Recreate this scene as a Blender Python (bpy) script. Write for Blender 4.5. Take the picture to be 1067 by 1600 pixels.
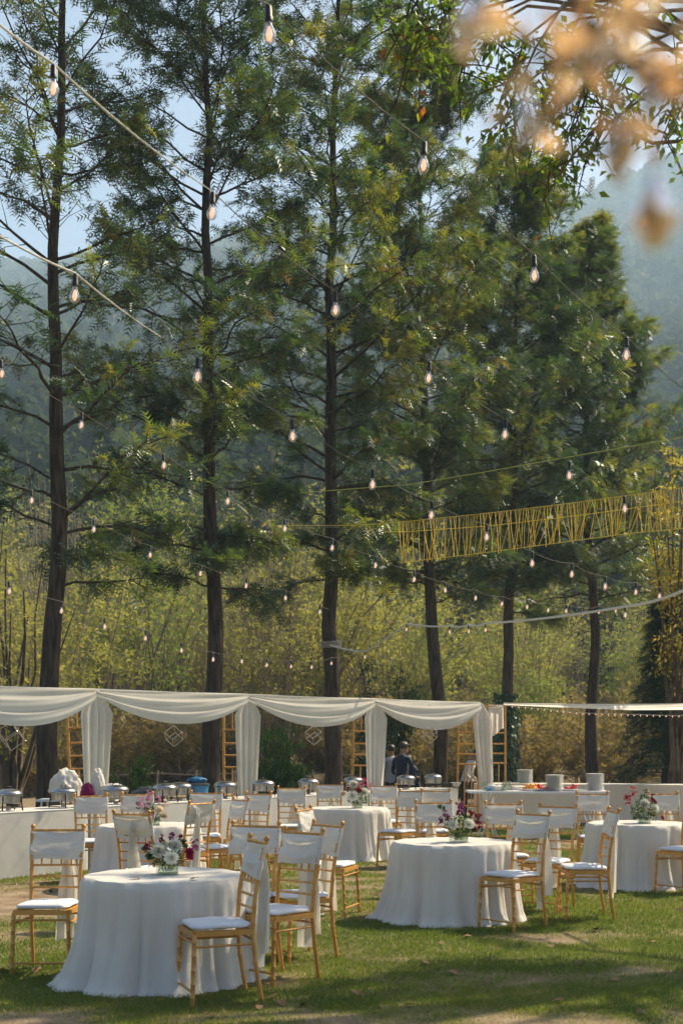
import bpy, bmesh, math, random
import numpy as np
from mathutils import Vector, Matrix, Quaternion

R = math.radians
for o in list(bpy.data.objects):
    bpy.data.objects.remove(o)
SC = bpy.context.scene
COL = SC.collection

# ------------------------------------------------------------------ camera, sky, sun, exposure
FPX = 2000.0            # focal length in pixels of the 1067 x 1600 photograph
HOR = 1165.0            # eye level in the photograph
EYE = 1.6
cam_d = bpy.data.cameras.new('camera')
cam_d.sensor_fit = 'VERTICAL'
cam_d.sensor_height = 36.0
cam_d.lens = 36.0 * FPX / 1600.0
cam_d.shift_y = (HOR - 800.0) / 1600.0
cam_d.clip_start = 0.05
cam_d.clip_end = 5000
cam_d.dof.use_dof = True
cam_d.dof.focus_distance = 13.0
cam_d.dof.aperture_fstop = 4.4
cam = bpy.data.objects.new('camera', cam_d)
cam.location = (0, 0, EYE)
cam.rotation_euler = (R(90), 0, 0)
COL.objects.link(cam)
SC.camera = cam

SUN_AZ = R(54)          # from +Y (ahead) towards +X (right)
SUN_EL = R(46)
to_sun = Vector((math.sin(SUN_AZ) * math.cos(SUN_EL), math.cos(SUN_AZ) * math.cos(SUN_EL), math.sin(SUN_EL)))
world = bpy.data.worlds.new('World')
SC.world = world
world.use_nodes = True
wn = world.node_tree.nodes
wl = world.node_tree.links
bg = wn['Background']
sky = wn.new('ShaderNodeTexSky')
sky.sky_type = 'NISHITA'
sky.sun_disc = False
sky.sun_elevation = SUN_EL
sky.sun_rotation = SUN_AZ
sky.altitude = 900
sky.air_density = 0.7
sky.dust_density = 5.0
sky.ozone_density = 1.0
wl.new(sky.outputs[0], bg.inputs[0])
bg.inputs[1].default_value = 0.09
sun_d = bpy.data.lights.new('sun', 'SUN')
sun_d.energy = 5.0
sun_d.angle = R(0.6)
sun_d.color = (1.0, 0.85, 0.62)
sun = bpy.data.objects.new('sun', sun_d)
sun.rotation_euler = (-to_sun).to_track_quat('-Z', 'Y').to_euler()
sun.location = (20, 20, 40)
COL.objects.link(sun)
SC.view_settings.view_transform = 'Standard'
SC.view_settings.look = 'None'
SC.view_settings.exposure = 1.2
SC.view_settings.gamma = 1.0
SC.view_settings.use_curve_mapping = False
SC.render.engine = 'CYCLES'
SC.cycles.use_denoising = True
SC.cycles.max_bounces = 6
SC.cycles.diffuse_bounces = 3
SC.cycles.glossy_bounces = 3
SC.cycles.transmission_bounces = 5
SC.cycles.transparent_max_bounces = 10
SC.cycles.volume_bounces = 1
SC.cycles.caustics_reflective = False
SC.cycles.caustics_refractive = False
SC.cycles.sample_clamp_indirect = 6.0


def P(x, y, d):
    """the point at depth d that the photograph shows at pixel (x, y)"""
    return Vector(((x - 533.5) * d / FPX, d, EYE + (HOR - y) * d / FPX))


# ------------------------------------------------------------------ helpers
rng = np.random.default_rng(7)
random.seed(7)


class MB:
    def __init__(self):
        self.v = []
        self.f = []

    def add(self, vs, fs):
        o = len(self.v)
        self.v.extend([tuple(p) for p in vs])
        self.f.extend([tuple(i + o for i in f) for f in fs])
        return self

    def box(self, c, s, rot=None):
        c = Vector(c)
        vs = []
        for i in range(8):
            p = Vector(((i & 1) - .5, ((i >> 1) & 1) - .5, ((i >> 2) & 1) - .5))
            p = Vector((p.x * s[0], p.y * s[1], p.z * s[2]))
            if rot is not None:
                p = rot @ p
            vs.append(c + p)
        return self.add(vs, [(0, 2, 3, 1), (4, 5, 7, 6), (0, 1, 5, 4), (2, 6, 7, 3), (0, 4, 6, 2), (1, 3, 7, 5)])

    def tube(self, pts, rad, n=8, cap=True):
        pts = [Vector(p) for p in pts]
        k = len(pts)
        if not hasattr(rad, '__len__'):
            rad = [rad] * k
        vs, fs = [], []
        ref = None
        for i in range(k):
            t = (pts[min(i + 1, k - 1)] - pts[max(i - 1, 0)]).normalized()
            if ref is None:
                ref = Vector((0, 0, 1)) if abs(t.z) < .9 else Vector((1, 0, 0))
            a = t.cross(ref).normalized()
            b = a.cross(t).normalized()
            ref = b
            for j in range(n):
                w = 2 * math.pi * j / n
                vs.append(pts[i] + (a * math.cos(w) + b * math.sin(w)) * rad[i])
        for i in range(k - 1):
            for j in range(n):
                fs.append((i * n + j, i * n + (j + 1) % n, (i + 1) * n + (j + 1) % n, (i + 1) * n + j))
        if cap:
            fs.append(tuple(range(n - 1, -1, -1)))
            fs.append(tuple((k - 1) * n + j for j in range(n)))
        return self.add(vs, fs)

    def lathe(self, prof, n=20, c=(0, 0, 0), sx=1.0, sy=1.0):
        vs, fs = [], []
        for r, z in prof:
            for j in range(n):
                w = 2 * math.pi * j / n
                vs.append((c[0] + r * sx * math.cos(w), c[1] + r * sy * math.sin(w), c[2] + z))
        for i in range(len(prof) - 1):
            for j in range(n):
                fs.append((i * n + j, i * n + (j + 1) % n, (i + 1) * n + (j + 1) % n, (i + 1) * n + j))
        fs.append(tuple(range(n - 1, -1, -1)))
        fs.append(tuple((len(prof) - 1) * n + j for j in range(n)))
        return self.add(vs, fs)

    def grid(self, nu, nv, fn, close_u=False):
        vs = [fn(i / (nu if close_u else nu - 1), j / (nv - 1)) for j in range(nv) for i in range(nu)]
        fs = []
        for j in range(nv - 1):
            for i in range(nu if close_u else nu - 1):
                a, b = j * nu + i, j * nu + (i + 1) % nu
                fs.append((a, b, b + nu, a + nu))
        return self.add(vs, fs)

    def mesh(self, name, mat, smooth=True):
        me = bpy.data.meshes.new(name)
        me.from_pydata([tuple(p) for p in self.v], [], self.f)
        me.update()
        if smooth:
            me.polygons.foreach_set('use_smooth', [True] * len(me.polygons))
            try:
                me.set_sharp_from_angle(angle=R(42))
            except Exception:
                pass
        for m in (mat if isinstance(mat, (list, tuple)) else [mat]):
            me.materials.append(m)
        return me


def np_mesh(name, V, F, mat, rnd=None, smooth=False):
    """V (n,3), F (m,k) arrays -> mesh; rnd: one value per vertex"""
    me = bpy.data.meshes.new(name)
    V = np.ascontiguousarray(V, dtype=np.float32)
    F = np.ascontiguousarray(F, dtype=np.int32)
    m, k = F.shape
    me.vertices.add(len(V))
    me.vertices.foreach_set('co', V.ravel())
    me.loops.add(m * k)
    me.loops.foreach_set('vertex_index', F.ravel())
    me.polygons.add(m)
    me.polygons.foreach_set('loop_start', np.arange(m, dtype=np.int32) * k)
    me.polygons.foreach_set('loop_total', np.full(m, k, dtype=np.int32))
    if smooth:
        me.polygons.foreach_set('use_smooth', np.ones(m, dtype=bool))
    me.update(calc_edges=True)
    me.materials.append(mat)
    if rnd is not None:
        at = me.attributes.new('rnd', 'FLOAT', 'POINT')
        at.data.foreach_set('value', np.ascontiguousarray(rnd, dtype=np.float32))
    return me


def obj(name, me, parent=None, loc=None, rot=None):
    o = bpy.data.objects.new(name, me)
    COL.objects.link(o)
    if parent is not None:
        o.parent = parent
    if loc is not None:
        o.location = loc
    if rot is not None:
        o.rotation_euler = rot
    return o


def tag(o, label, cat, group=None):
    o['label'] = label
    o['category'] = cat
    if group:
        o['group'] = group
    return o


def thing(name, label, cat, loc=(0, 0, 0), rz=0.0, group=None):
    o = obj(name, None, loc=loc, rot=(0, 0, rz))
    o.empty_display_size = .1
    return tag(o, label, cat, group)


def struct(name, me, loc=None):
    o = obj(name, me, loc=loc)
    o['kind'] = 'structure'
    return o


def copy_tree(o, parent=None):
    c = o.copy()
    COL.objects.link(c)
    c.parent = parent
    for ch in list(o.children):
        copy_tree(ch, c)
    return c


def hash2(ix, iy, s=0):
    h = (ix.astype(np.int64) * 374761393 + iy.astype(np.int64) * 668265263 + s * 1442695041) & 0x7fffffff
    h = ((h ^ (h >> 13)) * 1274126177) & 0x7fffffff
    return ((h ^ (h >> 16)) & 0xffff) / 65535.0


def vnoise(x, y, s=0):
    x = np.asarray(x, float)
    y = np.asarray(y, float)
    ix, iy = np.floor(x), np.floor(y)
    fx, fy = x - ix, y - iy
    fx, fy = fx * fx * (3 - 2 * fx), fy * fy * (3 - 2 * fy)
    a, b = hash2(ix, iy, s), hash2(ix + 1, iy, s)
    c, d = hash2(ix, iy + 1, s), hash2(ix + 1, iy + 1, s)
    return (a * (1 - fx) + b * fx) * (1 - fy) + (c * (1 - fx) + d * fx) * fy


def fbm(x, y, s=0, n=4):
    v, a = 0, .5
    for i in range(n):
        v = v + a * vnoise(x * 2 ** i, y * 2 ** i, s + i)
        a *= .5
    return v / (1 - .5 ** n)


# ------------------------------------------------------------------ materials
def new_mat(name):
    m = bpy.data.materials.new(name)
    m.use_nodes = True
    nt = m.node_tree
    b = nt.nodes['Principled BSDF']
    return m, nt.nodes, nt.links, b


def ramp(nodes, stops):
    r = nodes.new('ShaderNodeValToRGB')
    e = r.color_ramp.elements
    while len(e) < len(stops):
        e.new(.5)
    for i, (p, c) in enumerate(stops):
        e[i].position = p
        e[i].color = (*c, 1)
    return r


def noise_mat(name, c1, c2, scale=8, rough=.6, bump=0.0, metal=0.0, detail=6, bscale=None, stretch=None, per_obj=0.0, spec=.5):
    m, n, l, b = new_mat(name)
    tc = n.new('ShaderNodeTexCoord')
    mp = n.new('ShaderNodeMapping')
    l.new(tc.outputs['Object'], mp.inputs[0])
    if stretch:
        mp.inputs['Scale'].default_value = stretch
    tx = n.new('ShaderNodeTexNoise')
    tx.inputs['Scale'].default_value = scale
    tx.inputs['Detail'].default_value = detail
    l.new(mp.outputs[0], tx.inputs[0])
    r = ramp(n, [(.3, c1), (.7, c2)])
    l.new(tx.outputs[0], r.inputs[0])
    out = r.outputs[0]
    if per_obj:
        oi = n.new('ShaderNodeObjectInfo')
        hs = n.new('ShaderNodeHueSaturation')
        mr = n.new('ShaderNodeMapRange')
        mr.inputs[3].default_value = 1 - per_obj
        mr.inputs[4].default_value = 1 + per_obj
        l.new(oi.outputs['Random'], mr.inputs[0])
        l.new(mr.outputs[0], hs.inputs['Value'])
        l.new(out, hs.inputs['Color'])
        out = hs.outputs[0]
    l.new(out, b.inputs['Base Color'])
    b.inputs['Roughness'].default_value = rough
    b.inputs['Metallic'].default_value = metal
    b.inputs['Specular IOR Level'].default_value = spec
    if bump:
        bt = tx
        if bscale:
            bt = n.new('ShaderNodeTexNoise')
            bt.inputs['Scale'].default_value = bscale
            bt.inputs['Detail'].default_value = 8
            l.new(mp.outputs[0], bt.inputs[0])
        bp = n.new('ShaderNodeBump')
        bp.inputs['Strength'].default_value = bump
        bp.inputs['Distance'].default_value = .02
        l.new(bt.outputs[0], bp.inputs['Height'])
        l.new(bp.outputs[0], b.inputs['Normal'])
    return m


def leaf_mat(name, stops, trans=.45, gloss=.12, rough=.35, tint=(1.0, 1.0, .55)):
    """thin leaves: diffuse + light through the blade + a waxy sheen; colour by the leaf's own random value"""
    m, n, l, b = new_mat(name)
    n.remove(b)
    at = n.new('ShaderNodeAttribute')
    at.attribute_name = 'rnd'
    r = ramp(n, stops)
    l.new(at.outputs['Fac'], r.inputs[0])
    d = n.new('ShaderNodeBsdfDiffuse')
    t = n.new('ShaderNodeBsdfTranslucent')
    g = n.new('ShaderNodeBsdfGlossy')
    g.inputs['Roughness'].default_value = rough
    g.inputs['Color'].default_value = (.8, .85, .85, 1)
    mu = n.new('ShaderNodeMix')
    mu.data_type = 'RGBA'
    mu.blend_type = 'MULTIPLY'
    mu.inputs[0].default_value = 1
    mu.inputs[7].default_value = (*[c * 1.6 for c in tint], 1)
    l.new(r.outputs[0], mu.inputs[6])
    l.new(r.outputs[0], d.inputs[0])
    l.new(mu.outputs[2], t.inputs[0])
    m1 = n.new('ShaderNodeMixShader')
    m1.inputs[0].default_value = trans
    l.new(d.outputs[0], m1.inputs[1])
    l.new(t.outputs[0], m1.inputs[2])
    m2 = n.new('ShaderNodeMixShader')
    m2.inputs[0].default_value = gloss
    l.new(m1.outputs[0], m2.inputs[1])
    l.new(g.outputs[0], m2.inputs[2])
    l.new(m2.outputs[0], n['Material Output'].inputs[0])
    return m


def cloth_mat(name, c, trans=.3, wr=40, rough=.8, bump=.15, dirt=None):
    m, n, l, b = new_mat(name)
    tc = n.new('ShaderNodeTexCoord')
    tx = n.new('ShaderNodeTexNoise')
    tx.inputs['Scale'].default_value = 2.2
    tx.inputs['Detail'].default_value = 5
    l.new(tc.outputs['Object'], tx.inputs[0])
    c2 = dirt or tuple(x * .9 for x in c)
    r = ramp(n, [(.35, c2), (.65, c)])
    l.new(tx.outputs[0], r.inputs[0])
    l.new(r.outputs[0], b.inputs['Base Color'])
    b.inputs['Roughness'].default_value = rough
    b.inputs['Specular IOR Level'].default_value = .25
    b.inputs['Sheen Weight'].default_value = .2
    w = n.new('ShaderNodeTexNoise')
    w.inputs['Scale'].default_value = wr
    w.inputs['Detail'].default_value = 3
    l.new(tc.outputs['Object'], w.inputs[0])
    bp = n.new('ShaderNodeBump')
    bp.inputs['Strength'].default_value = bump
    bp.inputs['Distance'].default_value = .01
    l.new(w.outputs[0], bp.inputs['Height'])
    l.new(bp.outputs[0], b.inputs['Normal'])
    if trans:
        t = n.new('ShaderNodeBsdfTranslucent')
        l.new(r.outputs[0], t.inputs[0])
        mx = n.new('ShaderNodeMixShader')
        mx.inputs[0].default_value = trans
        l.new(b.outputs[0], mx.inputs[1])
        l.new(t.outputs[0], mx.inputs[2])
        l.new(mx.outputs[0], n['Material Output'].inputs[0])
    return m


def plain(name, c, rough=.5, metal=0.0, trans=0.0, emit=None, es=0, ior=1.45):
    m, n, l, b = new_mat(name)
    tx = n.new('ShaderNodeTexNoise')
    tx.inputs['Scale'].default_value = 30
    mr = n.new('ShaderNodeMapRange')
    mr.inputs[3].default_value = max(0, rough - .06)
    mr.inputs[4].default_value = min(1, rough + .08)
    l.new(tx.outputs[0], mr.inputs[0])
    l.new(mr.outputs[0], b.inputs['Roughness'])
    b.inputs['Base Color'].default_value = (*c, 1)
    b.inputs['Metallic'].default_value = metal
    b.inputs['Transmission Weight'].default_value = trans
    b.inputs['IOR'].default_value = ior
    if emit:
        b.inputs['Emission Color'].default_value = (*emit, 1)
        b.inputs['Emission Strength'].default_value = es
    return m


M = {}
M['gold'] = noise_mat('gilded_wood', (.50, .235, .045), (.66, .34, .085), 14, .38, .12, .15, per_obj=.12, spec=.5)
M['cloth'] = cloth_mat('white_cloth', (.80, .765, .68), .22, 26, bump=.22)
M['overlay'] = cloth_mat('table_cloth', (.76, .72, .64), .2, 14, bump=.35)
M['sash'] = cloth_mat('sash_cloth', (.82, .79, .70), .38, 30, bump=.2)
M['cushion'] = cloth_mat('cushion_cloth', (.68, .69, .71), .0, 30, rough=.65, bump=.2)
M['drape'] = cloth_mat('drape_cloth', (.86, .83, .75), .58, 30, bump=.12)
M['skirt'] = cloth_mat('buffet_cloth', (.56, .55, .51), .15, 9, bump=.3)  # left run's skirts: shade put into the colour, darker than the right-hand cloth
M['cream_skirt'] = cloth_mat('cream_buffet_cloth', (.80, .74, .64), .35, 9, bump=.3)  # right-hand skirts: cream made lighter, sunlight put into the base colour
M['old_rope'] = noise_mat('old_rope', (.22, .20, .16), (.38, .35, .29), 40, .95, .6)
M['bark'] = noise_mat('bark', (.030, .023, .018), (.115, .085, .062), 5, .95, 1.0, detail=9, bscale=16, stretch=(3.2, 3.2, .55), per_obj=.12, spec=.15)
M['twig'] = noise_mat('twig_bark', (.06, .045, .03), (.17, .13, .09), 4, .95, .5, detail=5, spec=.15)
M['grey_twig'] = noise_mat('scrub_bark', (.16, .125, .085), (.34, .27, .19), 3, .95, .5, detail=5, spec=.1)
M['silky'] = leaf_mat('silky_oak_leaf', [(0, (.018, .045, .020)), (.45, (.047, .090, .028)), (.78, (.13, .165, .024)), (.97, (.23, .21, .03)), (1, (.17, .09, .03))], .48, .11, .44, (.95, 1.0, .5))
M['broad'] = leaf_mat('broad_leaf', [(0, (.07, .13, .018)), (.6, (.15, .22, .025)), (.82, (.30, .26, .03)), (.93, (.38, .20, .03)), (1, (.32, .09, .03))], .55, .05)
M['scrub'] = leaf_mat('scrub_leaf', [(0, (.17, .18, .045)), (.5, (.27, .265, .085)), (.85, (.37, .33, .12)), (1, (.38, .27, .14))], .5, .03, .6)
M['pale_green'] = leaf_mat('pale_green_leaf', [(0, (.10, .15, .04)), (.5, (.17, .22, .06)), (1, (.28, .28, .08))], .5, .03, .6)
M['dry'] = leaf_mat('dry_scrub_leaf', [(0, (.16, .13, .05)), (.5, (.26, .20, .09)), (1, (.36, .26, .14))], .4, .02, .6)
M['dark_leaf'] = leaf_mat('dark_evergreen_leaf', [(0, (.018, .05, .015)), (.7, (.038, .09, .024)), (1, (.08, .13, .03))], .3, .05)
M['bright_leaf'] = leaf_mat('bright_shrub_leaf', [(0, (.04, .10, .015)), (.6, (.08, .17, .025)), (1, (.22, .25, .04))], .45, .03)
M['bouquet_leaf'] = leaf_mat('bouquet_leaf', [(0, (.02, .055, .015)), (.6, (.045, .10, .02)), (1, (.12, .17, .04))], .3, .03)
M['conifer'] = leaf_mat('conifer_needle', [(0, (.014, .042, .018)), (.7, (.024, .066, .026)), (1, (.05, .09, .03))], .2, .03)
M['yellow_leaf'] = leaf_mat('yellow_leaf', [(0, (.20, .19, .04)), (.5, (.34, .28, .07)), (1, (.38, .23, .06))], .5, .03)
M['grass'] = leaf_mat('grass_blade', [(0, (.075, .12, .018)), (.5, (.125, .175, .026)), (.8, (.21, .205, .045)), (1, (.29, .22, .10))], .46, .03)
M['hill'] = leaf_mat('hill_canopy', [(0, (.030, .050, .024)), (.5, (.050, .070, .030)), (1, (.095, .105, .045))], .3, .0, .8)
M['litter'] = noise_mat('dead_leaf', (.13, .055, .025), (.30, .16, .08), 20, .8, .3, per_obj=.35)
M['steel'] = noise_mat('stainless_steel', (.34, .33, .31), (.46, .44, .42), 30, .27, 0, 1.0)
M['champagne'] = plain('champagne_metal', (.62, .54, .42), .3, .85)
M['white_plate'] = plain('white_china', (.82, .82, .80), .25)
M['plastic'] = plain('white_plastic', (.74, .73, .70), .45)
M['black'] = plain('black_socket', (.018, .017, .016), .5)
M['cable'] = plain('cable', (.11, .105, .09), .8)
M['rope'] = noise_mat('white_rope', (.55, .53, .46), (.75, .72, .64), 60, .9, .6)
M['yellow_thread'] = noise_mat('yellow_thread', (.58, .39, .04), (.74, .54, .10), 30, .8, .2, per_obj=.35)
M['lime_cord'] = noise_mat('lime_cord', (.30, .34, .06), (.45, .46, .12), 30, .8, .2)
M['filament'] = plain('glowing_filament', (1, .6, .35), .5, emit=(1.0, .56, .38), es=.6)
M['navy'] = cloth_mat('navy_shirt', (.012, .022, .048), .0, 30, bump=.4)
M['grey_shirt'] = cloth_mat('grey_shirt', (.26, .28, .32), .0, 30, bump=.4)
M['pale_shirt'] = cloth_mat('pale_shirt', (.48, .47, .44), .0, 30, bump=.4)
M['trouser'] = cloth_mat('dark_trousers', (.02, .02, .022), .0, 30, bump=.4)
M['skin'] = noise_mat('skin', (.20, .105, .06), (.27, .145, .085), 12, .55, .1)
M['hair'] = noise_mat('hair', (.008, .007, .006), (.02, .017, .014), 50, .5, .4)
M['magenta'] = cloth_mat('magenta_cloth', (.36, .012, .10), .2, 20, bump=.4)
M['blue'] = plain('blue_plastic', (.03, .16, .30), .4)
M['dark_lid'] = plain('dark_lid', (.05, .055, .06), .3, .3)
M['orange_fruit'] = noise_mat('orange_fruit', (.70, .22, .03), (.85, .36, .05), 9, .45, .2)
M['red_fruit'] = noise_mat('red_fruit', (.45, .02, .025), (.62, .05, .05), 9, .45, .2)
M['stone'] = noise_mat('ground_stone', (.22, .19, .15), (.38, .34, .28), 9, .9, .5, per_obj=.2)


def glass_mat(name, col=(1, 1, 1), fac=.08):
    """thin glass: mostly clear, reflecting more at grazing angles"""
    m, n, l, b = new_mat(name)
    n.remove(b)
    t = n.new('ShaderNodeBsdfTransparent')
    t.inputs[0].default_value = (*col, 1)
    g = n.new('ShaderNodeBsdfGlossy')
    g.inputs['Roughness'].default_value = .03
    lw = n.new('ShaderNodeLayerWeight')
    lw.inputs[0].default_value = .35
    mr = n.new('ShaderNodeMapRange')
    mr.inputs[3].default_value = fac
    mr.inputs[4].default_value = .75
    l.new(lw.outputs['Facing'], mr.inputs[0])
    mx = n.new('ShaderNodeMixShader')
    l.new(mr.outputs[0], mx.inputs[0])
    l.new(t.outputs[0], mx.inputs[1])
    l.new(g.outputs[0], mx.inputs[2])
    l.new(mx.outputs[0], n['Material Output'].inputs[0])
    return m


M['bulb'] = glass_mat('bulb_glass', (.95, .90, .84), .20)
M['vase'] = glass_mat('vase_glass', (.80, .87, .82), .12)


# ------------------------------------------------------------------ ground and hills
def ridge(x):
    return np.interp(x, [-1800, -800, -350, -208, -56, 69, 176, 221, 281, 350, 560, 1100, 2000],
                     [330, 410, 472, 494, 524, 520, 522, 542, 564, 596, 625, 625, 610])


def terr(x, y):
    x = np.asarray(x, float)
    y = np.asarray(y, float)
    z = np.clip(y - 40, 0, 55) * .10
    t = np.clip((y - 85) / 1230, 0, 1)
    z = z + (ridge(x) - 5.5) * (t ** 1.15) * (1 + .10 * (fbm(x / 140 + 9, y / 140, 3) - .5) * 4 * t * (1 - t))
    z = z - np.clip(y - 1320, 0, 600) * .25
    z = z + (fbm(x / 70, y / 70, 11) - .5) * 24 * np.clip((y - 90) / 120, 0, 1)
    near = np.clip((40 - y) / 10, 0, 1)
    return z + (fbm(x * .45, y * .45, 21, 3) - .5) * .035 * near


def grassiness(x, y):
    """0 bare earth .. 1 thick grass, a worn lawn"""
    g = fbm(x * .55 + 3, y * .75 + 1, 5, 4)
    g2 = fbm(x * 2.3, y * 2.3, 8, 3)
    v = (g - .40) * 3.8 + (g2 - .5) * 1.8 + .55
    bare = np.exp(-(((x + .6) / 2.2) ** 2 + ((y - 7.5) / .35) ** 2)) * .6
    bare += np.exp(-(((x + 4.0) / 1.6) ** 2 + ((y - 13.2) / 1.5) ** 2)) * 1.1
    return np.clip(v - bare, 0, 1)


xs = np.concatenate([np.linspace(-2200, -40, 120), np.linspace(-39, -7.2, 28), np.arange(-7, 8.01, .13), np.linspace(8.2, 39, 28), np.linspace(40, 2200, 120)])
ys = np.concatenate([np.linspace(-60, 4, 16), np.arange(4.5, 26, .13), np.linspace(26.5, 100, 60), np.linspace(103, 1330, 170), np.linspace(1345, 1900, 12)])
GX, GY = np.meshgrid(xs, ys)
GZ = terr(GX, GY)
nx, ny = len(xs), len(ys)
idx = np.arange(nx * ny).reshape(ny, nx)
F = np.stack([idx[:-1, :-1], idx[:-1, 1:], idx[1:, 1:], idx[1:, :-1]], -1).reshape(-1, 4)
gm, n, l, b = new_mat('lawn_and_earth')
at = n.new('ShaderNodeAttribute')
at.attribute_name = 'rnd'
tc = n.new('ShaderNodeTexCoord')
t1 = n.new('ShaderNodeTexNoise')
t1.inputs['Scale'].default_value = 3.5
t1.inputs['Detail'].default_value = 9
t2 = n.new('ShaderNodeTexNoise')
t2.inputs['Scale'].default_value = 38
t2.inputs['Detail'].default_value = 6
l.new(tc.outputs['Object'], t1.inputs[0])
l.new(tc.outputs['Object'], t2.inputs[0])
earth = ramp(n, [(.3, (.17, .12, .075)), (.55, (.27, .20, .13)), (.75, (.36, .28, .19))])
l.new(t1.outputs[0], earth.inputs[0])
lawn = ramp(n, [(.3, (.09, .10, .025)), (.7, (.16, .16, .045))])
l.new(t2.outputs[0], lawn.inputs[0])
mx = n.new('ShaderNodeMix')
mx.data_type = 'RGBA'
l.new(at.outputs['Fac'], mx.inputs[0])
l.new(earth.outputs[0], mx.inputs[6])
l.new(lawn.outputs[0], mx.inputs[7])
l.new(mx.outputs[2], b.inputs['Base Color'])
b.inputs['Roughness'].default_value = .95
b.inputs['Specular IOR Level'].default_value = .1
bp = n.new('ShaderNodeBump')
bp.inputs['Strength'].default_value = .7
bp.inputs['Distance'].default_value = .03
l.new(t2.outputs[0], bp.inputs['Height'])
l.new(bp.outputs[0], b.inputs['Normal'])
gcol = np.where(GY < 30, grassiness(GX, GY), np.where(GY < 85, .05 + .2 * fbm(GX / 6, GY / 6, 2), 1.0)) * .85
me = np_mesh('ground', np.stack([GX, GY, GZ], -1).reshape(-1, 3), F, gm, gcol.reshape(-1), True)
struct('ground', me)


# ------------------------------------------------------------------ foliage tools
def unit(a):
    return a / np.maximum(np.linalg.norm(a, axis=-1, keepdims=True), 1e-9)


def batch_tubes(paths, radii, n):
    """paths (N,P,3), radii (N,P) -> V,F of N tubes with n sides"""
    N, Pn, _ = paths.shape
    tg = np.empty_like(paths)
    tg[:, 1:-1] = paths[:, 2:] - paths[:, :-2]
    tg[:, 0] = paths[:, 1] - paths[:, 0]
    tg[:, -1] = paths[:, -1] - paths[:, -2]
    tg = unit(tg)
    ref = np.where(np.abs(tg[:, :1, 2:3]) < .9, np.array([0., 0, 1]), np.array([1., 0, 0]))
    a = unit(np.cross(tg, np.broadcast_to(ref, tg.shape)))
    bb = np.cross(a, tg)
    w = np.arange(n) * 2 * np.pi / n
    V = paths[:, :, None, :] + radii[:, :, None, None] * (a[:, :, None, :] * np.cos(w)[:, None] + bb[:, :, None, :] * np.sin(w)[:, None])
    i = np.arange(N)[:, None, None] * Pn * n
    j = np.arange(Pn - 1)[None, :, None] * n
    k = np.arange(n)[None, None, :]
    k2 = (k + 1) % n
    F = np.stack([i + j + k, i + j + k2, i + j + n + k2, i + j + n + k], -1).reshape(-1, 4)
    return V.reshape(-1, 3), F


def place_leaves(tv, tf, pos, d, up, sc):
    """copies of a leaf template (tip along +x, face +z) at pos, along d"""
    d = unit(d)
    s = unit(np.cross(up, d))
    u = np.cross(d, s)
    V = pos[:, None, :] + sc[:, None, None] * (tv[None, :, 0:1] * d[:, None, :] + tv[None, :, 1:2] * s[:, None, :] + tv[None, :, 2:3] * u[:, None, :])
    F = tf[None] + (np.arange(len(pos)) * len(tv))[:, None, None]
    return V.reshape(-1, 3), F.reshape(-1, tf.shape[1])


def fern_leaf(pairs=5, ll=.46, wid=.075, droop=.25):
    v, f = [], []

    def tri(b, ang, ln, w):
        dx, dy = math.cos(ang), math.sin(ang)
        o = len(v)
        z0 = -droop * b * b
        v.append((b - w * .6, 0, z0))
        v.append((b + w * .6, 0, z0))
        v.append((b + dx * ln, dy * ln, z0 - droop * ln * .55))
        f.append((o, o + 1, o + 2))
    for i in range(pairs):
        b = .12 + .75 * i / (pairs - 1)
        ln = ll * (1 - .55 * abs(b - .4))
        for sgn in (1, -1):
            tri(b, sgn * R(52), ln, wid)
    tri(.9, 0, .32, wid)
    return np.array(v, float), np.array(f, int)


def simple_leaf(asp=.36, fold=.12, droop=.15):
    v = [(0, 0, 0), (.38, asp * .5, fold), (1, 0, -droop), (.38, -asp * .5, fold), (.45, 0, 0)]
    return np.array(v, float), np.array([(0, 4, 1), (4, 2, 1), (0, 3, 4), (4, 3, 2)], int)


def spray_leaf(nl=4, asp=.16, seed=0):
    """a small spray of narrow leaflets"""
    r = random.Random(seed)
    v, f = [], []
    for i in range(nl):
        a = R(-70 + 140 * (i + .5) / nl + r.uniform(-14, 14))
        ln = r.uniform(.7, 1.0)
        w = asp
        dx, dy = math.cos(a), math.sin(a)
        z = r.uniform(-.35, .2)
        o = len(v)
        v += [(0, 0, 0), (dx * ln * .5 - dy * w * .5, dy * ln * .5 + dx * w * .5, z * .4), (dx * ln, dy * ln, z), (dx * ln * .5 + dy * w * .5, dy * ln * .5 - dx * w * .5, z * .4)]
        f.append((o, o + 1, o + 2, o + 3))
    return np.array(v, float), np.array(f, int)


FERN = fern_leaf(4, .52, .11, .3)
LEAF = simple_leaf()
SPRAY = spray_leaf()
QUAD = (np.array([(-.5, -.42, 0), (.5, -.3, .06), (.42, .5, 0), (-.4, .4, .08)], float), np.array([(0, 1, 2, 3)], int))


def bez(p0, p1, p2, t):
    t = t[..., None]
    return p0 * (1 - t) ** 2 + 2 * p1 * t * (1 - t) + p2 * t * t


def rand_dirs(g, n):
    return unit(g.normal(size=(n, 3)))


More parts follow.
